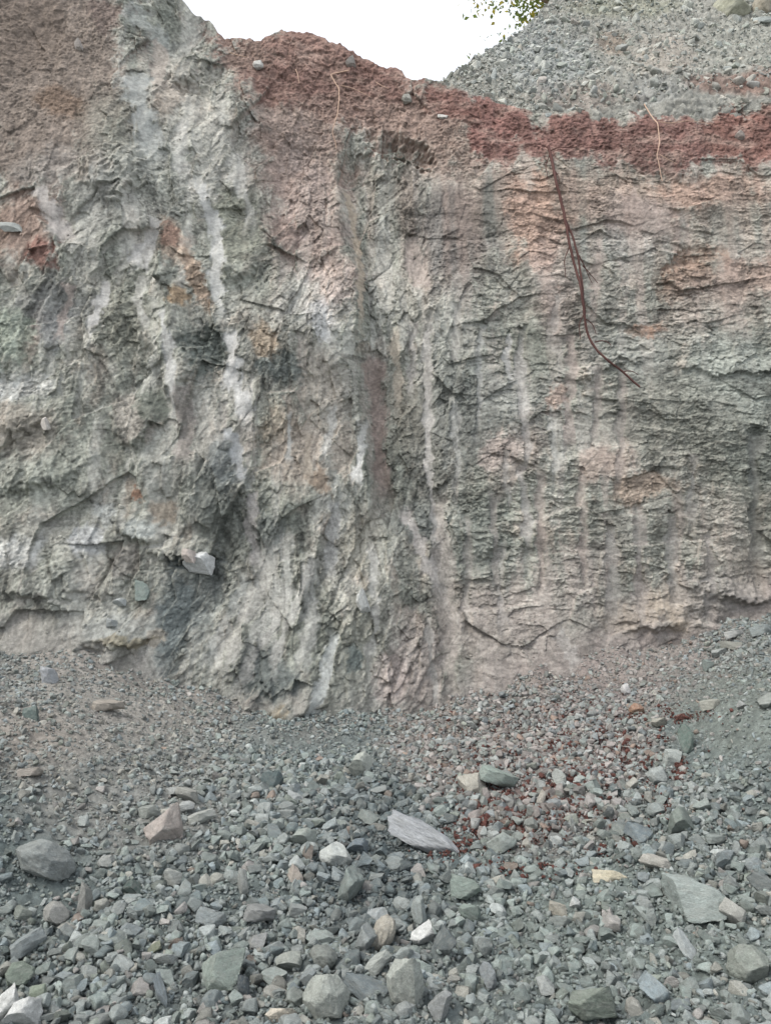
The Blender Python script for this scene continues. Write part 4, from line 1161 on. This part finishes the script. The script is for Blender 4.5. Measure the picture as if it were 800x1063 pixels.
FACE_ROCKS = [
    (207, 584, 28, 22, 10, 'angular', (210, 212, 212), 'bright white rock lying on the ledge of the rock face', 'white ledge rock'),
    (197, 577, 13, 14, 0, 'flat', (200, 186, 178), 'pinkish white flake behind the bright white ledge rock', 'pinkish ledge flake'),
    (148, 612, 18, 20, 0, 'wedge', (128, 144, 138), 'green wedge of stone stuck in the pale slabs', 'green wedge'),
    (376, 624, 12, 26, -12, 'angular', (208, 210, 208), 'white stone stuck in the buttress edge', 'white buttress stone'),
    (124, 625, 12, 8, 0, 'angular', (178, 184, 184), 'small pale chip beside the green wedge', 'pale chip'),
    (116, 646, 9, 9, 0, 'blocky', (170, 176, 176), 'small pale cube on the bluish slab', 'pale cube'),
    (48, 440, 8, 12, 0, 'angular', (208, 200, 192), 'tiny cream stone stuck in the smooth grey rock', 'tiny cream stone'),
    (12, 237, 20, 8, 0, 'flat', (184, 188, 184), 'pale flat stone stuck in the reddish brown soil', 'pale soil stone'),
    (82, 48, 7, 9, 0, 'angular', (190, 178, 170), 'tiny pale stone stuck in the brown soil corner', 'tiny soil stone'),
    (268, 68, 9, 8, 0, 'rounded', (198, 196, 190), 'round pale stone in the red soil below the skyline notch', 'round soil stone'),
    (422, 103, 9, 9, 0, 'rounded', (168, 166, 156), 'grey stone in the red soil beside the spoil heap', 'grey soil stone'),
    (459, 121, 9, 4, 12, 'flat', (210, 206, 200), 'thin white chip in the red soil beneath the spoil heap', 'white soil chip'),
    (767, 141, 8, 8, 0, 'rounded', (168, 154, 146), 'pale round stone in the dark red band', 'pale band stone'),
    (364, 65, 9, 8, 0, 'angular', (174, 166, 160), 'grey pebble in the red soil above the pale root', 'grey root pebble'),
]
HEAP_ROCKS = [
    (757, 12, 34, 30, 0, 'rounded', (170, 170, 146), 'large yellowish boulder high on the spoil heap', 'yellowish boulder'),
    (793, 10, 26, 28, 0, 'rounded', (172, 162, 142), 'large tan boulder high on the spoil heap at the frame edge', 'tan heap boulder'),
    (791, 24, 22, 6, 0, 'flat', (180, 188, 184), 'pale flat stone under the tan heap boulder', 'flat heap stone'),
]

protos = {}
def proto(kind, k):
    if (kind, k) not in protos:
        v, f = stone(4, 900 + k * 17 + len(kind) * 3, kind)
        me = mesh_np('rock', v, f)
        me.materials.append(M_rock)
        protos[(kind, k)] = me
    return protos[(kind, k)]


rr = np.random.RandomState(5)
placed = []                                  # x, y, radius
rock_objs = []                               # object, phrase, world position


def put_rock(P, w, h, d, turn, kind, col, label, yaw=0.0, tilt=0.0, group='loose rocks on the quarry floor', k=None):
    me = proto(kind, int(rr.randint(0, 5)) if k is None else k)
    o = bpy.data.objects.new('rock', me)
    C.objects.link(o)
    dim = [max(1e-4, x) for x in np.ptp(np.array([v.co[:] for v in me.vertices]), 0)] if '_dim' not in me else me['_dim']
    me['_dim'] = list(map(float, dim))
    o.scale = (w / dim[0], d / dim[1], h / dim[2])
    o.location = P
    o.rotation_euler = (tilt, R(turn), yaw)
    c_ = np.asarray(col)
    g_ = float(c_ @ [.25, .6, .15])
    c_ = 0.72 * c_ + 0.20 * g_ * np.array([0.97, 1.01, 0.99]) + 0.08 * lin((140, 146, 142))
    c_ = c_ * (1.12 if g_ > 0.48 else 1.0)          # dulled by dust
    o.color = tuple(np.clip(c_ * ALB * 0.92, 0.01, 0.8)) + (1,)
    tag(o, label, 'rock', group)
    return o


for (x, y, w, h, turn, kind, c, label, short) in ROCKS:
    # the seen outline: width w, height h; the foot is under the lower edge
    rad = abs(math.sin(R(turn)))
    ext = h * (1 - rad) + (w * rad if kind in ('long', 'flat') and w > h else h * rad)
    p = on_ground(x, y + 0.22 * ext)
    dist = np.linalg.norm(p - EYE)
    s = dist / FPX
    W, H = w * s, h * s
    depth = min(W, H * 1.6) * 0.9 if w > h else W * 0.95
    p[2] = max(p[2], gz_at(p[0], p[1])[0]) + 0.26 * ext * s
    o = put_rock(p, W * 0.92, H * 0.92, max(depth, 0.02), turn, kind, lin(c), label, yaw=rr.uniform(-.25, .25), tilt=rr.uniform(-.25, .05))
    placed.append((p[0], p[1], 0.5 * max(W, depth)))
    rock_objs.append((o, short, p))
for (x, y, w, h, turn, kind, c, label, short) in FACE_ROCKS:
    p = on_face(x, y)
    s = np.linalg.norm(p - EYE) / FPX
    p[1] -= 0.1 * h * s
    put_rock(p, w * s * 1.1, h * s * 1.1, min(w, h) * s * 1.1, turn, kind, lin(c), label, yaw=rr.uniform(-.3, .3), group='stones lodged in the face')


def on_heap(x, y):
    a, b, c = px_ray(x, y)
    for k in np.linspace(8, 14, 900):
        if b * k >= heap_D(np.array([a * k]), np.array([EYE[2] + c * k]))[0]:
            return np.array([a * k, b * k, EYE[2] + c * k])


for (x, y, w, h, turn, kind, c, label, short) in HEAP_ROCKS:
    p = on_heap(x, y)
    s = np.linalg.norm(p - EYE) / FPX
    put_rock(p + [0, -0.05, 0], w * s, h * s, min(w, h) * s, turn, kind, lin(c), label, group='boulders on the spoil heap')

# ---- rubble on the floor: sizes follow a power law, larger where stone is heaped
r2 = np.random.RandomState(77)
N = 190000
py = 2.35 + (8.6 - 2.35) * r2.rand(N) ** 0.8
pxx = (r2.rand(N) * 2 - 1) * (0.46 * py + 1.0)
pz = gz_at(pxx, py)
uu, vv = to_px(pxx, py, pz)
# keep only what lies in front of the face
fy_idx = np.clip(np.searchsorted(xs, pxx), 0, NX - 1)
fi = np.clip(((pz - Z0) / (ztop[fy_idx] - Z0) * (NZ - 1)).astype(int), 0, NZ - 1)
keep = py < Yf[fi, fy_idx] + 0.03
kk = rocky(uu, vv) + 0.25 * fbm(pxx * 1.5, py * 1.5, 281, 4)
keep &= r2.rand(N) < np.clip(0.10 + 0.95 * kk, 0.10, 1)
pxx, py, pz, uu, vv, kk = [a[keep] for a in (pxx, py, pz, uu, vv, kk)]
n = len(pxx)
size = 0.0120 * (1 - r2.rand(n) * 0.9993) ** (-1 / 2.1)
size = size * (0.75 + 0.55 * np.clip(kk, 0, 1.2))
size = np.minimum(size, 0.028 + 0.070 * np.clip(kk, 0, 1) * np.clip(0.55 + 0.45 * (vv > 820), 0, 1))
ci = pick_colours(uu, vv, r2)
rot = np.stack([r2.randn(n) * 0.6, r2.randn(n) * 0.6, r2.rand(n) * 6.28], 1)
bigger = np.argsort(-size / np.sqrt(py))
chosen = []
dead = np.zeros(n, bool)
hx_, hy_, hr_ = [np.array(a) for a in zip(*placed)]
for i in range(n):                                          # nothing inside the named stones
    pass
d2 = np.min(np.stack([np.hypot(pxx - a, py - b) - c for a, b, c in placed]), 0)
dead |= (d2 < size * 0.35) & (size > 0.03)
MAXI = 300 - len(ROCKS) - len(FACE_ROCKS) - len(HEAP_ROCKS)
cx_, cy_, cr_ = [], [], []
for i in bigger:
    if len(chosen) >= MAXI:
        break
    if dead[i] or not (-20 < uu[i] < 820 and vv[i] < 1075):
        continue
    if cx_:
        q = np.hypot(np.array(cx_) - pxx[i], np.array(cy_) - py[i]) - np.array(cr_)
        if q.min() < size[i] * 0.3:
            dead[i] = True
            continue
    chosen.append(i)
    cx_.append(pxx[i]); cy_.append(py[i]); cr_.append(size[i] * 0.45)
slate_tone = (1 - 0.38 * (1 - sstep(0.4, 1.15, np.hypot((uu - 385) / 75, (vv - 900) / 120))))  # stones of the dark slate heap have a darker colour
KINDS = ['angular', 'flat', 'blocky', 'wedge', 'rounded', 'long']
KW = {'angular': 'angular', 'flat': 'flat', 'blocky': 'blocky', 'wedge': 'wedge-shaped', 'rounded': 'rounded', 'long': 'elongated'}
auto = []
for i in chosen:
    kd = KINDS[r2.choice(6, p=[.34, .2, .2, .12, .06, .08])]
    s = size[i] * 1.15
    hgt = s * {'angular': .6, 'flat': .32, 'blocky': .7, 'wedge': .55, 'rounded': .7, 'long': .36}[kd] * r2.uniform(.85, 1.15)
    dep = s * {'angular': .7, 'flat': .75, 'blocky': .8, 'wedge': .7, 'rounded': .8, 'long': .42}[kd] * r2.uniform(.85, 1.15)
    col = PALS[ci[i]] * r2.uniform(.85, 1.18) * (0.75 + 0.25 * slate_tone[i])
    P = (pxx[i], py[i], pz[i] + hgt * 0.28)
    o = put_rock(P, s, hgt, dep, math.degrees(r2.randn() * .25), kd, col, None, yaw=r2.rand() * 6.28, tilt=r2.randn() * .25)
    auto.append((o, PN[ci[i]], KW[kd], np.array(P), s))
    dead[i] = True
# labels: colour, shape and the place beside a stone one can find
groups = {}
for o, cn, kw, P, s in auto:
    best = min(rock_objs, key=lambda q: np.hypot(q[2][0] - P[0], (q[2][1] - P[1]) * 0.8))
    dx, dy = P[0] - best[2][0], P[1] - best[2][1]
    rel = ('right of' if dx > 0 else 'left of') if abs(dx) > abs(dy) * 0.9 else ('behind' if dy > 0 else 'in front of')
    groups.setdefault((cn, kw, rel, best[1]), []).append((math.hypot(dx, dy), o))
ORD = ['', 'second nearest', 'third nearest', 'fourth nearest', 'fifth nearest', 'sixth nearest', 'seventh nearest', 'eighth nearest']
for (cn, kw, rel, lm), lst in groups.items():
    lst.sort(key=lambda q: q[0])
    for k, (d, o) in enumerate(lst):
        if len(lst) == 1:
            o['label'] = f'{cn} {kw} stone {rel} the {lm}'
        else:
            o['label'] = f'{cn} {kw} stone, {"nearest" if k == 0 else ORD[k]} one {rel} the {lm}'
rest = ~dead
tcol = PALS[ci] * slate_tone[:, None] * (0.50 + 0.95 * r2.rand(n))[:, None]
# dust of the dirt around clings to small stones
gc = ground_col(uu, vv, pxx, py)
mixd = np.where(size < 0.022, 0.5, 0.25)[:, None]
tcol = np.clip((tcol * (1 - mixd) + gc * mixd * (0.8 + 0.4 * r2.rand(n))[:, None]) * ALB, 0.01, 0.8)
Pp = np.stack([pxx, py, pz + size * (0.08 + 0.50 * r2.rand(n) * np.clip(kk, 0, 1))], 1)
parts = []
for lo, hi, sub, sd in ((0, 0.019, 0, 1), (0.019, 0.036, 1, 2), (0.036, 0.065, 2, 3), (0.065, 9, 3, 4)):
    s = rest & (size >= lo) & (size < hi)
    if s.any():
        parts.append(scatter_mesh('rubble', Pp[s], size[s] * 1.15, rot[s], tcol[s], sub, 40 + sd))


def join_np(name, meshes, mat):
    VV, FF, CC, off = [], [], [], 0
    for me in meshes:
        nv, nf = len(me.vertices), len(me.polygons)
        v = np.empty(nv * 3, np.float32); me.vertices.foreach_get('co', v)
        f = np.empty(nf * 3, np.int32); me.loops.foreach_get('vertex_index', f)
        c = np.empty(nv * 4, np.float32); me.color_attributes['Col'].data.foreach_get('color', c)
        VV.append(v.reshape(-1, 3)); FF.append(f.reshape(-1, 3) + off); CC.append(c.reshape(-1, 4)[:, :3])
        off += nv
        bpy.data.meshes.remove(me)
    return link(name, mesh_np(name, np.concatenate(VV), np.concatenate(FF), np.concatenate(CC)), mat)


tag(join_np('rubble', parts, M_rubble), 'countless small broken grey-green stones covering the quarry floor', 'rubble', kind='stuff')

# ---- red soil crumbs fallen onto the rubble
r3 = np.random.RandomState(99)
n3 = 9000
cl = np.array([(520, 850, 55, 26), (590, 815, 40, 30), (560, 780, 90, 40), (500, 800, 30, 30), (690, 745, 40, 10), (640, 885, 20, 12), (650, 790, 40, 30), (470, 880, 30, 16),
               (690, 845, 10, 10), (540, 905, 60, 10), (708, 802, 10, 8), (625, 850, 50, 30), (600, 760, 90, 30)], float)
wts = np.array([5, 4, 3, 1.5, .8, .6, 1.5, .8, .3, .5, .4, 1.2, 1.5])
cw = r3.choice(len(cl), n3, p=wts / wts.sum())
cu = cl[cw, 0] + r3.randn(n3) * cl[cw, 2] * .55
cv = cl[cw, 1] + r3.randn(n3) * cl[cw, 3] * .55
keepc = fbm(cu / 14.0, cv / 10.0, 291, 3) > -0.05
cu, cv = cu[keepc], cv[keepc]
Pc = np.array([on_ground(a, b) for a, b in zip(cu, cv)])
Pc[:, 2] = gz_at(Pc[:, 0], Pc[:, 1]) + 0.012
szc = 0.0085 * (1 - r3.rand(len(Pc)) * .985) ** (-1 / 2.6)
szc = np.minimum(szc, .034)
cc = lin((102, 70, 64)) * (0.7 + 0.6 * r3.rand(len(Pc)))[:, None] * ALB
rc = r3.rand(len(Pc), 3) * 6.28
tag(link('soil_crumbs', scatter_mesh('soil_crumbs', Pc, szc, rc, cc, 1, 60, ('angular', 'wedge', 'blocky')), M_soil), 'dark red soil crumbs fallen over the grey rubble', 'soil', kind='stuff')

# ---- broken stone over the spoil heap
r4 = np.random.RandomState(123)
n4 = 17000
jj = r4.randint(0, 620, n4)
ii = (HN * (0.15 + 0.85 * r4.rand(n4))).astype(int).clip(0, HN - 1)
Ph = np.stack([HX[ii, jj], HYd[ii, jj], HZd[ii, jj]], 1) + r4.randn(n4, 3) * .01
szh = np.minimum(0.022 * (1 - r4.rand(n4) * .999) ** (-1 / 2.5), 0.14)
pi = r4.choice(len(PN), n4, p=[.34, .22, .16, .05, .14, .06, .02, .01, 0])
hcs = hcol[ii, jj]
ch = np.clip(PALS[pi] * 1.12 * (0.65 + .8 * r4.rand(n4))[:, None] * np.array([1.06, 1.0, 0.94]) * 1.18 * ALB * .62 + hcs * .38, .01, .8)
rh = np.stack([0.8 + r4.randn(n4) * .5, r4.randn(n4) * .5, r4.rand(n4) * 6.28], 1)
tag(link('gravel', scatter_mesh('gravel', Ph, szh, rh, ch, 2, 70), M_rubble), 'broken grey stone covering the spoil heap', 'gravel', kind='stuff')

# ---- small debris caught on the face and at its foot
r5 = np.random.RandomState(321)
n5 = 5000
j5 = r5.randint(70, NX - 70, n5)
i5 = r5.randint(int(NZ * .1), int(NZ * .97), n5)
slope = (Yf[np.minimum(i5 + 4, NZ - 1), j5] - Yf[np.maximum(i5 - 4, 0), j5]) / np.maximum(Zf[np.minimum(i5 + 4, NZ - 1), j5] - Zf[np.maximum(i5 - 4, 0), j5], 1e-3)
ok = slope > 0.5
j5, i5 = j5[ok], i5[ok]
P5 = np.stack([X[i5, j5], Yf[i5, j5], Zf[i5, j5]], 1)
s5 = np.minimum(0.012 * (1 - r5.rand(len(P5)) * .99) ** (-1 / 2.6), 0.06)
c5 = np.clip(fcol[i5, j5] * (0.9 + .5 * r5.rand(len(P5)))[:, None], .01, .8)
tag(link('debris', scatter_mesh('debris', P5, s5, r5.rand(len(P5), 3) * 6.28, c5, 1, 80), M_rubble), 'small stone chips caught on the ledges of the rock face', 'debris', kind='stuff')


# ------------------------------------------------------------------ roots
def fibre(name, rgb, rough=0.85):
    m, N_, L_, b = mat_base(name)
    tc = N_.new('ShaderNodeTexCoord')
    nz = N_.new('ShaderNodeTexNoise')
    nz.inputs['Scale'].default_value = 60
    nz.inputs['Detail'].default_value = 4
    L_.new(tc.outputs['Object'], nz.inputs['Vector'])
    mr = N_.new('ShaderNodeMix')
    mr.data_type = 'RGBA'
    c = alb(rgb)
    mr.inputs[6].default_value = tuple(c * 0.65) + (1,)
    mr.inputs[7].default_value = tuple(c * 1.3) + (1,)
    L_.new(nz.outputs[0], mr.inputs[0])
    L_.new(mr.outputs[2], b.inputs['Base Color'])
    b.inputs['Roughness'].default_value = rough
    return m


M_root = fibre('dark_root_bark', (88, 62, 58))
M_pale = fibre('pale_root_bark', (196, 168, 148))


def tube(pts, r0, r1, seg=7, seed=0):
    """a bent tapering strand through 3-D points"""
    p = np.asarray(pts, float)
    k = np.concatenate([[0], np.cumsum(np.linalg.norm(np.diff(p, axis=0), axis=1))])
    m = max(6, int(k[-1] / 0.03))
    tt = np.linspace(0, k[-1], m)
    q = np.stack([np.interp(tt, k, p[:, a]) for a in range(3)], 1)
    for _ in range(2):
        q[1:-1] = (q[:-2] + 2 * q[1:-1] + q[2:]) / 4
    q[:, 0] += 0.006 * noise(tt * 9, tt * 0, seed)
    q[:, 2] += 0.004 * noise(tt * 9, tt * 0 + 5, seed)
    tg = np.gradient(q, axis=0)
    tg /= np.linalg.norm(tg, axis=1)[:, None] + 1e-9
    up = np.array([0.0, 1.0, 0.05])
    n1 = np.cross(tg, up); n1 /= np.linalg.norm(n1, axis=1)[:, None] + 1e-9
    n2 = np.cross(tg, n1)
    rad = np.linspace(r0, r1, m) * (1 + 0.18 * noise(tt * 25, tt * 0 + 2, seed + 3))
    a = np.arange(seg) * 2 * np.pi / seg
    V = (q[:, None, :] + rad[:, None, None] * (np.cos(a)[None, :, None] * n1[:, None, :] + np.sin(a)[None, :, None] * n2[:, None, :])).reshape(-1, 3)
    i = np.arange(m - 1)[:, None] * seg
    j = np.arange(seg)[None, :]
    F_ = np.stack([i + j, i + (j + 1) % seg, i + seg + (j + 1) % seg, i + seg + j], -1).reshape(-1, 4)
    return V, F_


def strand(name, px, r0, r1, mat, parent, off=0.03, sag=0.0, seed=0):
    P = []
    for k, (x, y) in enumerate(px):
        q = on_face(x, y)
        a = px_ray(x, y)
        d = q[1] / a[1] - off - sag * math.sin(math.pi * k / (len(px) - 1))
        P.append(EYE + np.array(a) * d)
    V, F_ = tube(P, r0, r1, seed=seed)
    base = np.array(parent.location) if parent else np.zeros(3)
    return link(name, mesh_np(name, V - base, F_, smooth=True), mat, parent)


def root_thing(name, px0, label, cat='root', group=None):
    o = bpy.data.objects.new(name, None)
    C.objects.link(o)
    o.empty_display_size = 0.1
    o.location = on_face(*px0)
    return tag(o, label, cat, group)


MAIN = [(569, 152), (573, 170), (577, 190), (583, 212), (587, 232), (591, 255), (597, 278), (603, 300), (606, 325), (609, 345), (616, 360), (630, 374), (646, 386), (664, 402)]
rt = root_thing('hanging_root', (569, 152), 'long dark brown forked root hanging down the rock face from the red band')
strand('root_strand', MAIN, 0.016, 0.010, M_root, rt, 0.05, 0.06, 1)
strand('root_strand', [(585, 225), (592, 240), (598, 258), (602, 280), (605, 305), (607, 330)], 0.011, 0.009, M_root, rt, 0.06, 0.05, 2)
for k, px in enumerate(([(601, 265), (607, 278), (614, 294)], [(604, 276), (611, 283), (620, 294)], [(607, 331), (614, 334), (617, 340), (618, 347)],
                        [(617, 355), (626, 353), (632, 354), (634, 359)], [(571, 156), (580, 152), (592, 154), (606, 149)], [(569, 154), (560, 149), (548, 150)], [(573, 172), (580, 184), (579, 200)], [(591, 255), (585, 270), (587, 288)], [(606, 325), (600, 338), (602, 352)], [(646, 386), (655, 384), (662, 389)], [(571, 158), (566, 172), (568, 186)])):
    strand('rootlet', px, 0.006, 0.003, M_root, rt, 0.04, 0.02, 10 + k)
rp = root_thing('pale_root', (669, 110), 'thin pale orange root dangling over the dark red soil band', group='pale roots in the red soil')
strand('root_strand', [(668, 108), (675, 120), (682, 128), (684, 140), (684, 150), (681, 160), (684, 172), (687, 188)], 0.0065, 0.0035, M_pale, rp, 0.04, 0.03, 3)
strand('rootlet', [(682, 126), (695, 128), (715, 125), (740, 129)], 0.004, 0.002, M_pale, rp, 0.03, 0.01, 21)
strand('rootlet', [(684, 160), (692, 165), (702, 170)], 0.003, 0.002, M_pale, rp, 0.03, 0.01, 22)
rq = root_thing('pale_root', (362, 74), 'kinked pale orange root below the middle skyline hump', group='pale roots in the red soil')
strand('root_strand', [(362, 73), (342, 77), (347, 84), (352, 92), (352, 105), (349, 124), (344, 137), (348, 146), (349, 154)], 0.0065, 0.0035, M_pale, rq, 0.04, 0.02, 4)
strand('rootlet', [(353, 89), (366, 91), (385, 101)], 0.004, 0.002, M_pale, rq, 0.03, 0.01, 23)
rs_ = root_thing('pale_root', (308, 72), 'short pale root stub left of the kinked root', group='pale roots in the red soil')
strand('root_strand', [(307, 72), (309, 78), (311, 87)], 0.004, 0.003, M_pale, rs_, 0.03, 0.0, 5)
ru = root_thing('pale_root', (240, 55), 'short pale root lying flat under the skyline notch', group='pale roots in the red soil')
strand('root_strand', [(238, 54), (246, 57), (256, 59)], 0.005, 0.003, M_pale, ru, 0.03, 0.0, 6)
rv = root_thing('pale_root', (392, 86), 'fine pale root high on the slope near the spoil heap', group='pale roots in the red soil')
strand('root_strand', [(390, 85), (396, 89), (403, 92)], 0.004, 0.003, M_pale, rv, 0.03, 0.0, 7)

# ------------------------------------------------------------------ tree behind the heap
M_bark = fibre('tree_bark', (110, 96, 80))
ml, N_, L_, b_ = mat_base('tree_leaf')
vc = N_.new('ShaderNodeVertexColor')
vc.layer_name = 'Col'
L_.new(vc.outputs[0], b_.inputs['Base Color'])
b_.inputs['Roughness'].default_value = 0.6
tr_ = N_.new('ShaderNodeBsdfTranslucent')
L_.new(vc.outputs[0], tr_.inputs[0])
mxs = N_.new('ShaderNodeMixShader')
mxs.inputs[0].default_value = 0.45
L_.new(b_.outputs[0], mxs.inputs[1])
L_.new(tr_.outputs[0], mxs.inputs[2])
L_.new(mxs.outputs[0], N_['Material Output'].inputs[0])

tree = bpy.data.objects.new('tree', None)
C.objects.link(tree)
TB = np.array([3.42, 15.7, 8.42])
tree.location = TB
tag(tree, 'yellow-green leafy tree showing above the spoil heap', 'tree')
r6 = np.random.RandomState(8)
V, F_ = tube([(0, 0, 0), (0.05, 0, 1.5), (-0.05, 0.1, 3.0), (0.05, 0, 4.4), (0.0, 0, 6.6)], 0.20, 0.05, 10, 41)
trunk = link('trunk', mesh_np('trunk', V, F_, smooth=True), M_bark, tree)
tips = []
for k in range(26):
    a = k * 2.4 + r6.rand()
    h0 = r6.uniform(2.6, 6.0)
    L0 = r6.uniform(1.3, 2.2) * (1.15 - 0.10 * h0)
    e_ = np.array([math.cos(a) * L0, math.sin(a) * L0, h0 + r6.uniform(-0.3, 0.9)])
    m_ = np.array([math.cos(a) * L0 * .5, math.sin(a) * L0 * .5, h0 + 0.45])
    V, F_ = tube([(0, 0, h0), m_, e_], 0.045, 0.012, 6, 50 + k)
    link('limb', mesh_np('limb', V, F_, smooth=True), M_bark, trunk)
    for s_ in np.linspace(0.35, 1.05, 5):
        q = (1 - s_) ** 2 * np.array([0, 0, h0]) + 2 * s_ * (1 - s_) * m_ + s_ ** 2 * e_
        tips.append(q)
tips = np.array(tips)
NL = 14000
ctr = tips[r6.randint(0, len(tips), NL)] + r6.randn(NL, 3) * [0.24, 0.24, 0.20]
ls = r6.uniform(0.045, 0.085, NL)
M = rotm(r6.randn(NL) * .7, r6.randn(NL) * .7, r6.rand(NL) * 6.28)
leaf = np.array([(-0.5, 0, 0), (-.1, .3, .06), (.5, 0, -.05), (-.1, -.3, .06)])
lv = np.einsum('nij,vj->nvi', M, leaf) * (ls * 1.5)[:, None, None] + ctr[:, None, :]
tone = fbm(ctr[:, 0] * 2, ctr[:, 2] * 2 + ctr[:, 1], 301, 3)
lc = np.where((r6.rand(NL) + tone > 0.75)[:, None], np.array([0.34, 0.29, 0.05]), np.array([0.14, 0.18, 0.045])) * r6.uniform(.7, 1.3, NL)[:, None]
link('crown', mesh_np('crown', lv.reshape(-1, 3), np.arange(NL * 4).reshape(-1, 4), np.repeat(lc, 4, 0)), ml, tree)
print('rocks', len(ROCKS) + len(FACE_ROCKS) + len(HEAP_ROCKS), 'auto', len(auto), 'rubble', int(rest.sum()))
